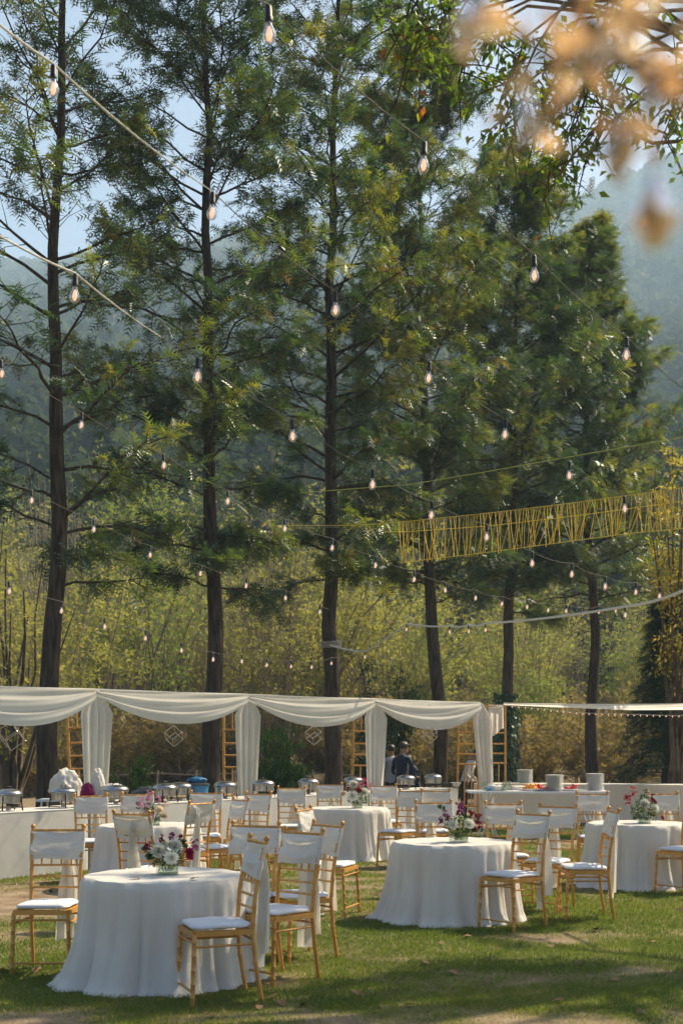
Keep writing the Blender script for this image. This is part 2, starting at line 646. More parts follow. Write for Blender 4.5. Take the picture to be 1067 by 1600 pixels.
def make_tall_tree(name, label, X, Y, H, r0, hb, prof, nbr, seed, lean=(0, 0), leaf_n=14, leaf_len=.30, mat='silky', dens=1.0, fork=None, twn=9, tone=0.0):
    """straight trunk, rising boughs, feathery leaves on the twigs"""
    g = np.random.default_rng(seed)
    root = thing(name, label, 'tree', (X, Y, float(terr(X, Y)) - .05), 0, 'tall trees in a row behind the buffet')
    K = 22
    tz = np.linspace(0, 1, K)
    wob = np.cumsum(g.normal(size=(K, 2)) * .042, axis=0)
    wob[0] = 0
    tp = np.stack([lean[0] * tz * H + wob[:, 0] * 1.0, lean[1] * tz * H + wob[:, 1], tz * H], -1)
    tr = r0 * ((1 - tz) ** 1.15) * (1 + .28 * np.exp(-tz * 45)) + .018

    def trunk_at(h):
        t = h / H
        return np.stack([np.interp(t, tz, tp[:, i]) for i in range(3)], -1), np.interp(t, tz, tr)
    mb = MB()
    n = 14
    V, Fq = batch_tubes(tp[None], tr[None], n)
    w = np.repeat(np.arange(K), n)
    ang = np.tile(np.arange(n), K)
    bump = 1 + .07 * np.sin(ang * 2.1 + w * .4 + seed) + g.normal(size=len(V)) * .03
    c = tp[w]
    V = c + (V - c) * bump[:, None]
    obj('trunk', np_mesh('trunk', V, Fq, M['bark'], None, True), root)
    # boughs
    h = hb + (H * .985 - hb) * (np.arange(nbr) / (nbr - 1)) ** .92
    h = np.clip(h + g.normal(size=nbr) * .15, hb * .8, H * .985)
    az = np.arange(nbr) * 2.39996 + g.normal(size=nbr) * .5
    u = (h - hb) / (H - hb)
    Lb = np.interp(u, *prof) * g.uniform(.62, 1.18, nbr)
    p0, rr = trunk_at(h)
    out = np.stack([np.cos(az), np.sin(az), np.zeros(nbr)], -1)
    rise = np.interp(u, [0, .4, 1], [.16, .55, 1.05]) + g.normal(size=nbr) * .16
    p1 = p0 + out * (Lb * .55)[:, None] + np.array([0, 0, 1.]) * (Lb * (.12 + .35 * rise))[:, None]
    p2 = p0 + out * Lb[:, None] + np.array([0, 0, 1.]) * (Lb * rise)[:, None] + g.normal(size=(nbr, 3)) * .12
    t = np.linspace(0, 1, 7)
    paths = bez(p0[:, None], p1[:, None], p2[:, None], t[None])
    paths[:, 1:] += g.normal(size=(nbr, 6, 3)) * (.018 * Lb)[:, None, None]
    rb = np.minimum(rr * .30, .007 + .0105 * Lb)[:, None] * (1 - .86 * t[None]) + .003
    Vb, Fb = batch_tubes(paths, rb, 6)
    # twigs
    ti = np.repeat(np.arange(nbr), twn)
    tt = np.clip(np.tile(np.linspace(.26, 1.0, twn), nbr) + g.normal(size=nbr * twn) * .05, .2, 1)
    o = np.stack([np.array([np.interp(a, t, paths[i, :, k]) for i, a in zip(ti, tt)]) for k in range(3)], -1)
    bd = unit(p2 - p0)[ti]
    side = unit(np.cross(bd, np.array([0, 0, 1.])))
    sgn = np.where(np.arange(len(ti)) % 2 == 0, 1, -1)[:, None]
    td = unit(bd * g.uniform(.3, 1.0, (len(ti), 1)) + side * sgn * g.uniform(.3, 1.1, (len(ti), 1)) + np.array([0, 0, 1.]) * g.normal(.12, .35, (len(ti), 1)))
    tl = (Lb[ti] * g.uniform(.16, .36, len(ti)) * (1.15 - .5 * tt) + .18)
    q1 = o + td * (tl * .5)[:, None] + g.normal(size=o.shape) * .03
    q2 = o + td * tl[:, None] + np.array([0, 0, -1.]) * (tl * g.uniform(-.1, .3, len(ti)))[:, None]
    tpths = np.stack([o, q1, q2], 1)
    tw = (.0085 + g.uniform(0, .003, len(ti)))[:, None] * np.array([1, .7, .35])[None]
    Vt, Ft = batch_tubes(tpths, tw, 3)
    V = np.concatenate([Vb, Vt])
    Fq = np.concatenate([Fb, Ft + len(Vb)])
    obj('boughs', np_mesh('boughs', V, Fq, M['bark'], None, True), root)
    # leaves: some twigs bare, most tufted
    keep = g.uniform(size=len(ti)) < dens
    clump = fbm(o[:, 0] * .9 + seed, (o[:, 2] + o[:, 1]) * .9, seed % 50, 2)
    keep &= clump > .27
    ki = np.where(keep)[0]
    cnt = np.maximum(3, (leaf_n * g.uniform(.6, 1.35, len(ki))).astype(int))
    li = np.repeat(ki, cnt)
    a = g.uniform(.1, 1.08, len(li))
    pos = bez(o[li], q1[li], q2[li], np.clip(a, 0, 1)) + g.normal(size=(len(li), 3)) * .03
    dr = unit(td[li] * .8 + rand_dirs(g, len(li)) * .8 + np.array([0, 0, -.12]))
    up = unit(np.array([0, 0, 1.]) + rand_dirs(g, len(li)) * .7)
    sc = leaf_len * g.uniform(.55, 1.25, len(li))
    V, Fq = place_leaves(*FERN, pos, dr, up, sc)
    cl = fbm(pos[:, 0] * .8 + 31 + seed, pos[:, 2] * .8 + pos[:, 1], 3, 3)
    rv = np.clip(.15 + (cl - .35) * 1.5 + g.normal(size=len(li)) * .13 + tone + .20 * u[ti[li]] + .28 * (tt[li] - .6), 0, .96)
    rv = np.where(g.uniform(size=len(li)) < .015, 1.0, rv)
    obj('crown', np_mesh('crown', V, Fq, M[mat], np.repeat(rv, len(FERN[0]))), root)
    return root


# ------------------------------------------------------------------ the six tall trees
PROF = ([0, .12, .35, .6, .85, 1], [1.5, 2.3, 2.7, 2.2, 1.3, .35])
trees = [
    # px base, depth, height, trunk radius, first bough height, boughs, lean
    (76, 22.0, 19.5, .185, 4.2, 60, (.008, 0), ([0, .12, .35, .6, .85, 1], [1.6, 2.4, 2.6, 2.3, 1.6, .5]), 11, .62, .06,
     'sparse tall tree with bare twigs, nearest of the row, at the left edge'),
    (331, 25.0, 20.5, .185, 4.6, 78, (-.001, 0), ([0, .12, .35, .6, .85, 1], [1.5, 2.2, 2.5, 2.4, 1.9, .6]), 15, .86, -.04,
     'tall dark feathery tree, second from the left in the row'),
    (516, 28.0, 22.5, .195, 5.0, 80, (.001, 0), ([0, .12, .35, .6, .85, 1], [1.3, 2.3, 2.6, 2.4, 1.7, .5]), 15, .84, -.02,
     'tallest feathery tree with a pale wrap round its trunk'),
    (683, 31.5, 18.9, .185, 5.2, 84, (-.018, 0), PROF, 16, .92, .02,
     'tall feathery tree, fourth from the left, trunk leaning slightly left'),
    (789, 35.0, 17.7, .18, 5.4, 80, (-.008, 0), PROF, 16, .92, .04,
     'feathery tree whose trunk base is wrapped in ivy'),
    (921, 38.0, 17.0, .20, 6.0, 90, (-.011, 0), ([0, .12, .3, .6, .85, 1], [2.3, 3.2, 2.9, 1.9, 1.0, .3]), 17, .96, .08,
     'feathery tree with yellowish top, rightmost of the row before the hill'),
]
for i, (px, d, H, r0, hb, nb, ln, pf, lfn, dens, tone, lab) in enumerate(trees):
    nb = int(nb * 1.18)
    r0 *= .9
    make_tall_tree('tall_tree', lab, (px - 533.5) * d / FPX, d, H, r0, hb, pf, nb, 100 + i, ln, int(lfn * 1.36), .255, 'silky', min(1, dens + .08), None, 14, tone)


# ------------------------------------------------------------------ generic bushy tree / shrub
def bushy(name, label, cat, X, Y, H, trunk_h, rx, stems, seed, mat, leaf, leaf_len, nleaf, wood='twig', group=None, stem_r=.05, spread=1.0, droop=0.0, zc=None, rz=None, root_z=None, link=True, limbs=7):
    g = np.random.default_rng(seed)
    root = None
    if link:
        root = thing(name, label, cat, (X, Y, float(terr(X, Y)) - .05 if root_z is None else root_z), 0, group)
    zc = zc or (trunk_h + H) / 2
    rzz = rz or (H - trunk_h) / 2
    # stems and limbs to points in the crown's volume
    nl = stems * limbs
    tgt = rand_dirs(g, nl) * (g.uniform(.25, 1, nl) ** .45)[:, None]
    tgt = tgt * np.array([rx, rx, rzz]) + np.array([0, 0, zc])
    sb = g.normal(size=(stems, 3)) * np.array([.12, .12, 0]) * (stems > 1) * spread
    si = np.arange(nl) % stems
    fork_h = g.uniform(.35, 1.0, nl) * max(trunk_h, .25 * H)
    mid = sb[si] + (tgt - sb[si]) * np.array([.25, .25, 0]) + np.stack([np.zeros(nl), np.zeros(nl), fork_h + .1], -1)
    t = np.linspace(0, 1, 7)
    paths = bez(sb[si][:, None], mid[:, None], tgt[:, None], t[None])
    paths[:, 1:] += g.normal(size=(nl, 6, 3)) * .022 * H * .35
    rad = stem_r * g.uniform(.45, 1, nl)[:, None] * (1 - .85 * t[None]) + .004
    Vb, Fb = batch_tubes(paths, rad, 5)
    wm = np_mesh('trunk', Vb, Fb, M[wood], None, True)
    # leaf clumps around limb ends and along them
    nc = nl * 4
    ci = g.integers(0, nl, nc)
    ct = g.uniform(.5, 1.0, nc)
    cc = np.stack([np.array([np.interp(a, t, paths[i, :, k]) for i, a in zip(ci, ct)]) for k in range(3)], -1)
    cc = cc + g.normal(size=(nc, 3)) * np.array([rx, rx, rzz]) * .10
    per = max(1, nleaf // nc)
    li = np.repeat(np.arange(nc), per)
    crad = (.10 + .13 * g.uniform(size=nc)) * (rx + rzz) * .55
    off = rand_dirs(g, len(li)) * (g.uniform(size=len(li)) ** .5 * crad[li])[:, None]
    pos = cc[li] + off * np.array([1, 1, .75])
    pos[:, 2] = np.maximum(pos[:, 2], .08)
    dr = unit(unit(off) + rand_dirs(g, len(li)) * .8 + np.array([0, 0, -droop]))
    up = unit(np.array([0, 0, 1.]) + rand_dirs(g, len(li)) * .8)
    sc = leaf_len * g.uniform(.6, 1.3, len(li))
    V, Fq = place_leaves(*leaf, pos, dr, up, sc)
    rv = np.clip(.42 + (g.uniform(size=nc)[li] - .5) * .6 + g.normal(size=len(li)) * .15, 0, 1)
    cm = np_mesh('crown', V, Fq, M[mat], np.repeat(rv, len(leaf[0])))
    if not link:
        return wm, cm
    obj('trunk', wm, root)
    obj('crown', cm, root)
    return root


# ------------------------------------------------------------------ scrub woodland behind the lawn
variants = []
for k in range(6):
    variants.append(bushy('v', '', '', 0, 0, 8.5 + .5 * (k % 3), 2.4 + .6 * (k % 2), 2.5 + .25 * (k % 4), 2 + k % 3, 300 + k, 'scrub', SPRAY, .135, 4000, 'grey_twig', None, .034, 5.0, .2, link=False, limbs=15))
gv = [bushy('v', '', '', 0, 0, 8.2 + .6 * k, 2.0, 2.4, 3, 320 + k, 'pale_green', SPRAY, .15, 3600, 'grey_twig', None, .036, 4.0, .3, link=False, limbs=12) for k in range(3)]
bv = [bushy('v', '', '', 0, 0, 8.8 + .8 * k, 3.0, 2.3, 2, 330 + k, 'scrub', SPRAY, .12, 700, 'grey_twig', None, .06, 3.0, .2, link=False, limbs=26) for k in range(2)]
dryv = []
for k in range(3):
    dryv.append(bushy('v', '', '', 0, 0, 3.1, .25, 1.9, 7, 340 + k, 'dry', SPRAY, .15, 3200, 'grey_twig', None, .035, 4.0, .1, link=False))
g = np.random.default_rng(55)
scrub_spots = []
for row, (d0, n, xr) in enumerate([(44, 6, 15), (50, 9, 18), (58, 13, 21), (68, 13, 25), (80, 13, 29)]):
    for i in range(n):
        X = -xr + 2 * xr * (i + .5 + g.uniform(-.35, .35)) / n
        scrub_spots.append((X, d0 + g.uniform(-2.5, 2.5), row, i))
rows_name = ['first', 'second', 'third', 'fourth', 'farthest']
for j, (X, Y, row, i) in enumerate(scrub_spots):
    left = (X * FPX / Y + 533.5) < 560
    r = thing('scrub_tree', 'thin yellow-green scrub tree with slender grey stems behind the lawn', 'tree', (X, Y, float(terr(X, Y)) - .1), g.uniform(0, 6.28), 'scrub trees behind the lawn')
    pick = g.uniform()
    if pick < .24:
        w, c = gv[int(g.integers(0, 3))]
        r['label'] = 'pale green scrub tree with soft foliage among the yellow-green ones behind the lawn'
        r['group'] = 'pale green scrub trees'
    elif pick < .46:
        w, c = bv[int(g.integers(0, 2))]
        r['label'] = 'almost leafless scrub tree with fine bare twigs behind the lawn'
        r['group'] = 'almost leafless scrub trees'
    else:
        w, c = variants[int(g.integers(0, 6))]
    s = g.uniform(.72, 1.25) * (1.42 if left else 1.0)
    r.scale = (s, s, s)
    obj('trunk', w, r)
    obj('crown', c, r)
for j in range(38):
    Y = [41, 44, 48, 53][j % 4] + g.uniform(-1.5, 1.5)
    X = g.uniform(-.30, .30) * Y
    r = thing('dry_shrub', 'low brown twiggy shrub in the undergrowth under the scrub trees', 'shrub', (X, Y, float(terr(X, Y)) - .05), g.uniform(0, 6.28), 'dry shrubs in the undergrowth')
    w, c = dryv[j % 3]
    s = g.uniform(.7, 1.15)
    r.scale = (s, s, s)
    obj('stems', w, r)
    obj('crown', c, r)

# far wood on the slopes: reads as one mass
g = np.random.default_rng(77)
n = 7000
yy = 88 + 1240 * g.uniform(size=n) ** 1.15
yy[:480] = 88 + 150 * g.uniform(size=480)
yy[700:1500] = 1180 + 140 * g.uniform(size=800)
xx = (g.uniform(-1, 1, n)) * (.32 * yy + 25)
zz = terr(xx, yy)
vs, fs, rs = [], [], []
off = 0
for i in range(n):
    sz = g.uniform(2.4, 4.6) * (1 + min(yy[i], 1300) / 900)
    cl_n = int(np.interp(yy[i], [88, 240, 300, 700, 1300], [330, 190, 90, 48, 34]))
    dv = rand_dirs(g, cl_n)
    dv[:, 2] = np.abs(dv[:, 2]) * 1.2 - .2
    lob = .78 + .34 * np.sin(dv[:, 0] * 3.1 + i) * np.sin(dv[:, 1] * 3.7 + i * 1.7) + g.normal(size=cl_n) * .10
    pp = dv * lob[:, None] * np.array([sz, sz, sz * g.uniform(1.0, 1.7)]) + np.array([xx[i], yy[i], zz[i] + sz * .6])
    q = place_leaves(*QUAD, pp, rand_dirs(g, cl_n) + dv * .2, dv + rand_dirs(g, cl_n) * .45, np.full(cl_n, sz) * g.uniform(.35, .65, cl_n) * np.interp(yy[i], [88, 240, 320, 1300], [.52, .72, 1.05, 1.5]))
    vs.append(q[0])
    fs.append(q[1] + off)
    off += cl_n * 4
    rs.append(np.repeat(np.clip(g.uniform(.05, .8) + g.normal(size=cl_n) * .14, 0, 1), 4))
hm = np_mesh('hillside_forest', np.concatenate(vs), np.concatenate(fs), M['hill'], np.concatenate(rs), False)
hf = obj('hillside_forest', hm)
hf['kind'] = 'stuff'
tag(hf, 'hazy forest covering the far hillside behind the trees', 'forest')

# ------------------------------------------------------------------ shrubs and other trees in view
bushy('evergreen_bush', 'dark round evergreen bush behind the man in navy', 'bush', (603 - 533.5) * 31 / FPX, 31, 4.2, .6, 1.0, 5, 401, 'dark_leaf', LEAF, .12, 9000, stem_r=.05, zc=2.3, rz=1.9)
bushy('weeping_shrub', 'bright green leafy shrub left of the pale-wrapped trunk', 'shrub', (430 - 533.5) * 30 / FPX, 30, 2.55, .3, .95, 5, 402, 'bright_leaf', simple_leaf(.2, .05, .35), .17, 4200, stem_r=.04, droop=.9)
bushy('laurel_shrub', 'small dark green shrub with yellow leaf tips beside left drape', 'shrub', (203 - 533.5) * 24 / FPX, 24, 1.72, .2, .48, 5, 403, 'bright_leaf', LEAF, .10, 2600, stem_r=.03, droop=.3)
bushy('yellow_tree', 'slender tree with golden autumn leaves at the right edge', 'tree', (1056 - 533.5) * 27 / FPX, 27, 8.7, 4.4, 1.15, 3, 404, 'yellow_leaf', LEAF, .12, 4400, stem_r=.045, zc=7.1, rz=1.5)
bushy('sapling', 'thin leaning bare sapling with brown twigs at the left edge', 'tree', (22 - 533.5) * 30 / FPX, 30, 7.4, 2.2, 1.6, 2, 405, 'scrub', SPRAY, .13, 700, stem_r=.11)


def conifer(name, label, X, Y, H, rb, seed):
    g = np.random.default_rng(seed)
    root = thing(name, label, 'tree', (X, Y, float(terr(X, Y)) - .05))
    mb = MB().tube([(0, 0, 0), (0.03, 0, H * .5), (0, 0, H * .98)], [.16, .09, .015], 9)
    obj('trunk', mb.mesh('trunk', M['bark']), root)
    nb = 110
    h = H * (.12 + .86 * np.linspace(0, 1, nb) ** .9)
    az = np.arange(nb) * 2.39996 + g.normal(size=nb) * .3
    L = (rb * (1 - (h / H) ** 1.25) + .15) * g.uniform(.7, 1.15, nb)
    out = np.stack([np.cos(az), np.sin(az), np.zeros(nb)], -1)
    p0 = np.stack([np.zeros(nb), np.zeros(nb), h], -1)
    p1 = p0 + out * (L * .5)[:, None] + np.array([0, 0, .12]) * L[:, None]
    p2 = p0 + out * L[:, None] - np.array([0, 0, .22]) * L[:, None]
    t = np.linspace(0, 1, 5)
    pt = bez(p0[:, None], p1[:, None], p2[:, None], t[None])
    Vb, Fb = batch_tubes(pt, np.full((nb, 1), .018) * (1 - .8 * t[None]) + .003, 4)
    obj('boughs', np_mesh('boughs', Vb, Fb, M['bark'], None, True), root)
    per = 70
    li = np.repeat(np.arange(nb), per)
    a = g.uniform(.15, 1, len(li))
    pos = bez(p0[li], p1[li], p2[li], a) + g.normal(size=(len(li), 3)) * .07
    sd = np.cross(out[li], np.array([0, 0, 1.])) * np.where(g.uniform(size=len(li)) < .5, 1, -1)[:, None]
    dr = unit(out[li] * .7 + sd * .7 + g.normal(size=(len(li), 3)) * .3 - np.array([0, 0, .3]))
    V, Fq = place_leaves(*fern_leaf(5, .35, .08, .3), pos, dr, np.tile([0, 0, 1.], (len(li), 1)) + g.normal(size=(len(li), 3)) * .3, g.uniform(.22, .42, len(li)))
    obj('crown', np_mesh('crown', V, Fq, M['conifer'], np.repeat(np.clip(g.normal(.45, .25, len(li)), 0, 1), 33)), root)


conifer('conifer', 'dense dark conifer at the right edge beyond the fence', (1040 - 533.5) * 38 / FPX, 38, 6.2, 1.7, 501)

# ivy on the fifth trunk
g = np.random.default_rng(61)
tX, tY = (789 - 533.5) * 35 / FPX, 35.0
iv = thing('ivy', 'dark ivy climbing the lower part of a trunk', 'ivy', (tX, tY, 0))
n = 2600
hh = g.uniform(0, 3.05, n)
aa = g.uniform(0, 6.283, n)
rr = .20 + .26 * fbm(aa * .9, hh * 1.3, 4) + .10 * g.uniform(size=n)
rr *= np.where(hh > 2.6, .75, 1)
pos = np.stack([np.cos(aa) * rr, np.sin(aa) * rr, hh], -1)
dr = unit(np.stack([np.cos(aa) * .5, np.sin(aa) * .5, -np.ones(n)], -1) + g.normal(size=(n, 3)) * .5)
V, Fq = place_leaves(*simple_leaf(.75, .05, .1), pos, dr, np.stack([np.cos(aa), np.sin(aa), np.full(n, .3)], -1), g.uniform(.07, .14, n))
obj('leaves', np_mesh('leaves', V, Fq, M['dark_leaf'], np.repeat(np.clip(g.normal(.5, .25, n), 0, 1), 5)), iv)
st = MB()
for k in range(6):
    a0 = k * 1.05
    st.tube([(math.cos(a0 + z * .5) * .215, math.sin(a0 + z * .5) * .215, z) for z in np.linspace(0, 3.0, 9)], .014, 5)
obj('stems', st.mesh('stems', M['twig']), iv)


# broadleaf tree standing right of the lawn; its low boughs hang into the top right of the view
def broad_tree():
    g = np.random.default_rng(901)
    X, Y = 7.4, 12.2
    root = thing('broadleaf_tree', 'broadleaf tree whose leafy boughs hang down at the top right', 'tree', (X, Y, float(terr(X, Y)) - .05))
    V, Fq = batch_tubes(np.array([[(0, 0, 0), (.1, .05, 1.2), (.0, .1, 2.6), (-.25, 0, 4.2), (-.3, 0, 6.2), (-.2, .1, 8.6)]], float), np.array([[.34, .27, .24, .2, .14, .05]]), 14)
    obj('trunk', np_mesh('trunk', V, Fq, M['bark'], None, True), root)
    o = np.array([X, Y, 0])
    lim = []
    # boughs seen in the picture: (start on trunk) -> ends given as places over the lawn
    seen = [(905, 150), (890, 205), (930, 225), (870, 255), (850, 300), (835, 200), (790, 240), (780, 190), (800, 150), (850, 150), (690, 60), (650, 100), (615, 165), (715, 120), (600, 85), (660, 20), (760, 60), (1050, 175), (1035, 215), (945, 15), (915, 245)]
    for p in seen:
        e = np.array(P(p[0], p[1], 9.0 + g.uniform(-.35, .35))) - o
        lim.append((np.array([-.28, 0, g.uniform(5.2, 6.8)]), e, -1, 96, .6))
    for k in range(19):
        a = g.uniform(0, 6.28)
        rr = g.uniform(1.5, 4.3)
        e = np.array([-.4 + math.cos(a) * rr, math.sin(a) * rr, g.uniform(4.6, 10.0)])
        W = e + o
        # keep clear of the view
        if abs(W[0]) < .31 * W[1] and W[1] > 2:
            continue
        v_ = W - np.array([1.3, 9.0, 6.4])
        ts_ = np.array(to_sun)
        if np.linalg.norm(v_ - ts_ * max(0, v_ @ ts_)) < 2.3:
            continue        # open gap that lets the sun onto the low boughs
        lim.append((np.array([-.25, 0, g.uniform(3.6, 7.5)]), e, .5, 400, 1.25))
    # boughs that shade the near tables, above the top of the view
    for k in range(9):
        W = np.array([g.uniform(-.5, 3.2), g.uniform(10.2, 14.2), 0])
        top = EYE + 1185 * W[1] / FPX
        W[2] = top + g.uniform(.35, 2.6)
        v_ = W - np.array([1.3, 9.0, 6.4])
        ts_ = np.array(to_sun)
        if np.linalg.norm(v_ - ts_ * max(0, v_ @ ts_)) < 2.0:
            continue
        lim.append((np.array([-.25, 0, g.uniform(4.6, 7.5)]), W - o, .7, 380, 1.2))
    t = np.linspace(0, 1, 9)
    paths, rads, pos, drs, scl, rnds = [], [], [], [], [], []
    for (s, e, arch, nl, cs) in lim:
        m = (s + e) / 2 + np.array([0, 0, arch + .25 * np.linalg.norm(e - s)])
        if arch < 0:
            m = e + np.array([g.uniform(.1, .6), g.uniform(-.2, .3), g.uniform(1.6, 2.6)])
        p = bez(s[None], m[None], e[None], t)
        p[1:-1] += g.normal(size=(7, 3)) * .07
        paths.append(p)
        rads.append((.026 if arch < 0 else .055) * (1 - .9 * t) + .003)
        L = np.linalg.norm(e - s)
        tone = g.uniform(.1, .6)
        for q in range(12):
            a = 1 - .16 * g.uniform() if nl < 300 else g.uniform(.4, 1)
            b0 = bez(s[None], m[None], e[None], np.array([a]))[0]
            dv = unit(g.normal(size=3) + np.array([0, 0, -.35]))
            ln = g.uniform(.25, .62) * cs
            b1 = b0 + dv * ln * .5
            b2 = b0 + dv * ln + np.array([0, 0, -.22 * ln])
            tp = bez(b0[None], b1[None], b2[None], t)
            paths.append(tp)
            rads.append((.0055 if arch < 0 else .009) * (1 - .75 * t) + .0012)
            k = nl // 12
            u = g.uniform(.1, 1.05, k)
            lp = bez(b0[None], b1[None], b2[None], np.clip(u, 0, 1)) + g.normal(size=(k, 3)) * .05 * cs
            pos.append(lp)
            drs.append(unit(dv * .5 + g.normal(size=(k, 3)) * .7 + np.array([0, 0, -.25])))
            scl.append(g.uniform(.055, .10, k) * (1 if nl < 300 else 1.9))
            rnds.append(np.clip(tone + g.normal(size=k) * .22 + (.25 if g.uniform() < .12 else 0), 0, 1))
    Vb, Fb = batch_tubes(np.array(paths), np.array(rads), 5)
    obj('boughs', np_mesh('boughs', Vb, Fb, M['twig'], None, True), root)
    pos, drs, scl, rnds = map(np.concatenate, (pos, drs, scl, rnds))
    up = np.array([0, 0, 1.]) + g.normal(size=pos.shape) * .6
    V, Fq = place_leaves(*simple_leaf(.46, .06, .1), pos, drs, up, scl)
    obj('crown', np_mesh('crown', V, Fq, M['broad'], np.repeat(rnds, 5)), root)


broad_tree()

# ------------------------------------------------------------------ grass
g = np.random.default_rng(5)
N = 520000
yy = 6.6 + 19 * g.uniform(size=N) ** 1.5
xx = g.uniform(-1, 1, N) * (.29 * yy + 1.0)
gr = grassiness(xx, yy)
pk = g.uniform(size=N) < gr ** 1.1 * .95 + .03
for (tx_, ty_) in ((-1.217, 8.85), (1.04, 11.95), (-2.18, 14.5), (.10, 18.2), (3.40, 14.75)):
    pk &= (xx - tx_) ** 2 + (yy - ty_) ** 2 > .72 ** 2
xx, yy, gr = xx[pk], yy[pk], gr[pk]
n = len(xx)
zz = terr(xx, yy)
hh = g.uniform(.012, .032, n) * (.55 + .6 * gr) * (.65 + 1.1 * fbm(xx * 2.4, yy * 2.4, 40, 3) ** 1.5)
ww = g.uniform(.0022, .0042, n) * (1 + np.clip(yy - 9, 0, 14) * .12)
a = g.uniform(0, 6.283, n)
ca, sa = np.cos(a), np.sin(a)
ln = g.uniform(.2, 1.1, n) * hh
b2 = g.uniform(0, 6.283, n)
V = np.stack([np.stack([xx - ca * ww, yy - sa * ww, zz - .004], -1), np.stack([xx + ca * ww, yy + sa * ww, zz - .004], -1),
              np.stack([xx + np.cos(b2) * ln, yy + np.sin(b2) * ln, zz + hh], -1)], 1).reshape(-1, 3)
rv = np.clip(.35 + .5 * (fbm(xx * 1.1, yy * 1.1, 90, 3) - .5) * 2 + g.normal(size=n) * .18 + (1 - gr) * .25, 0, 1)
go = obj('grass', np_mesh('grass', V, np.arange(3 * n).reshape(-1, 3), M['grass'], np.repeat(rv, 3)))
go['kind'] = 'stuff'
tag(go, 'short worn lawn grass around the tables', 'grass')

# ------------------------------------------------------------------ chairs
def chair_proto():
    c = obj('chiavari_chair', None)
    G = M['gold']

    def ringed(pts, r, seg=10, rings=(.12, .3, .5, .7, .88), n=8):
        """a turned, bamboo-like rod along a polyline of control points"""
        pts = [Vector(p) for p in pts]
        k = len(pts) - 1
        ts = sorted(set([0, 1] + [i / k for i in range(k + 1)] + [x for q in rings for x in (q - .012, q, q + .012)]))
        path, rad = [], []
        for t in ts:
            f = min(t * k, k - 1e-6)
            i = int(f)
            path.append(pts[i].lerp(pts[i + 1], f - i))
            rad.append(r * 1.22 if any(abs(t - q) < .004 for q in rings) else r)
        return MB().tube(path, rad, n)
    for s in (-1, 1):
        obj('front_leg', ringed([(s * .205, -.215, 0), (s * .192, -.195, .44)], .0145).mesh('front_leg', G), c)
        bp = ringed([(s * .182, .235, 0), (s * .180, .195, .24), (s * .178, .178, .44), (s * .180, .195, .66), (s * .184, .232, .86), (s * .188, .268, 1.0)], .0145, rings=(.08, .2, .32, .44, .54, .64, .74, .84, .93))
        post = obj('back_post', bp.mesh('back_post', G), c)
        obj('finial', MB().lathe([(.004, -.016), (.016, -.008), (.019, .004), (.014, .016), (.004, .021)], 10, (s * .1886, .2705, 1.012)).mesh('finial', G), post)
    fr = MB()
    fr.box((0, -.197, .438), (.385, .03, .034)).box((0, .180, .438), (.355, .026, .034))
    for s in (-1, 1):
        fr.box((s * .186, -.008, .4385), (.030, .365, .033))
    obj('seat_frame', fr.mesh('seat_frame', G, False), c)

    def pad(u, v):
        a, ph = u * 2 * math.pi, (v - .5) * math.pi
        ex = .28
        cx = math.copysign(abs(math.cos(a)) ** ex, math.cos(a))
        cy = math.copysign(abs(math.sin(a)) ** ex, math.sin(a))
        m = math.cos(ph) ** .38 if abs(math.cos(ph)) > 1e-6 else 0
        z = math.copysign(abs(math.sin(ph)) ** .8, math.sin(ph)) * (.028 if ph > 0 else .016)
        wob = .003 * math.sin(a * 5 + 1) * m
        return (cx * m * (.187 + wob), -.012 + cy * m * (.192 + wob), .474 + z + .004 * math.sin(7 * cx * m) * math.cos(5 * cy * m))
    obj('cushion', MB().grid(44, 13, pad, True).mesh('cushion', M['cushion']), c)

    def rod(name, a, b2, r=.0085, rings=(.25, .5, .75)):
        return obj(name, ringed([a, b2], r, rings=rings, n=6).mesh(name, G), c)
    rod('stretcher', (-.195, -.199, .385), (.195, -.199, .385))
    rod('stretcher', (-.202, -.211, .085), (.202, -.211, .085))
    rod('stretcher', (-.178, .184, .385), (.178, .184, .385))
    for s in (-1, 1):
        rod('stretcher', (s * .195, -.198, .36), (s * .179, .186, .36))
    zs = [.575, .655, .735]
    yb = lambda z: np.interp(z, [.44, .66, .86, 1.0], [.178, .195, .232, .268])
    for z in zs + [.80]:
        rod('back_rail', (-.18, yb(z), z), (.18, yb(z), z), .0085)
    rod('crest_rail', (-.19, yb(.985), .985), (.19, yb(.985), .985), .0115)
    for x in (-.11, -.037, .037, .11):
        rod('spindle', (x, yb(.735), .738), (x, yb(.80), .80), .007, rings=(.5,))
    return c


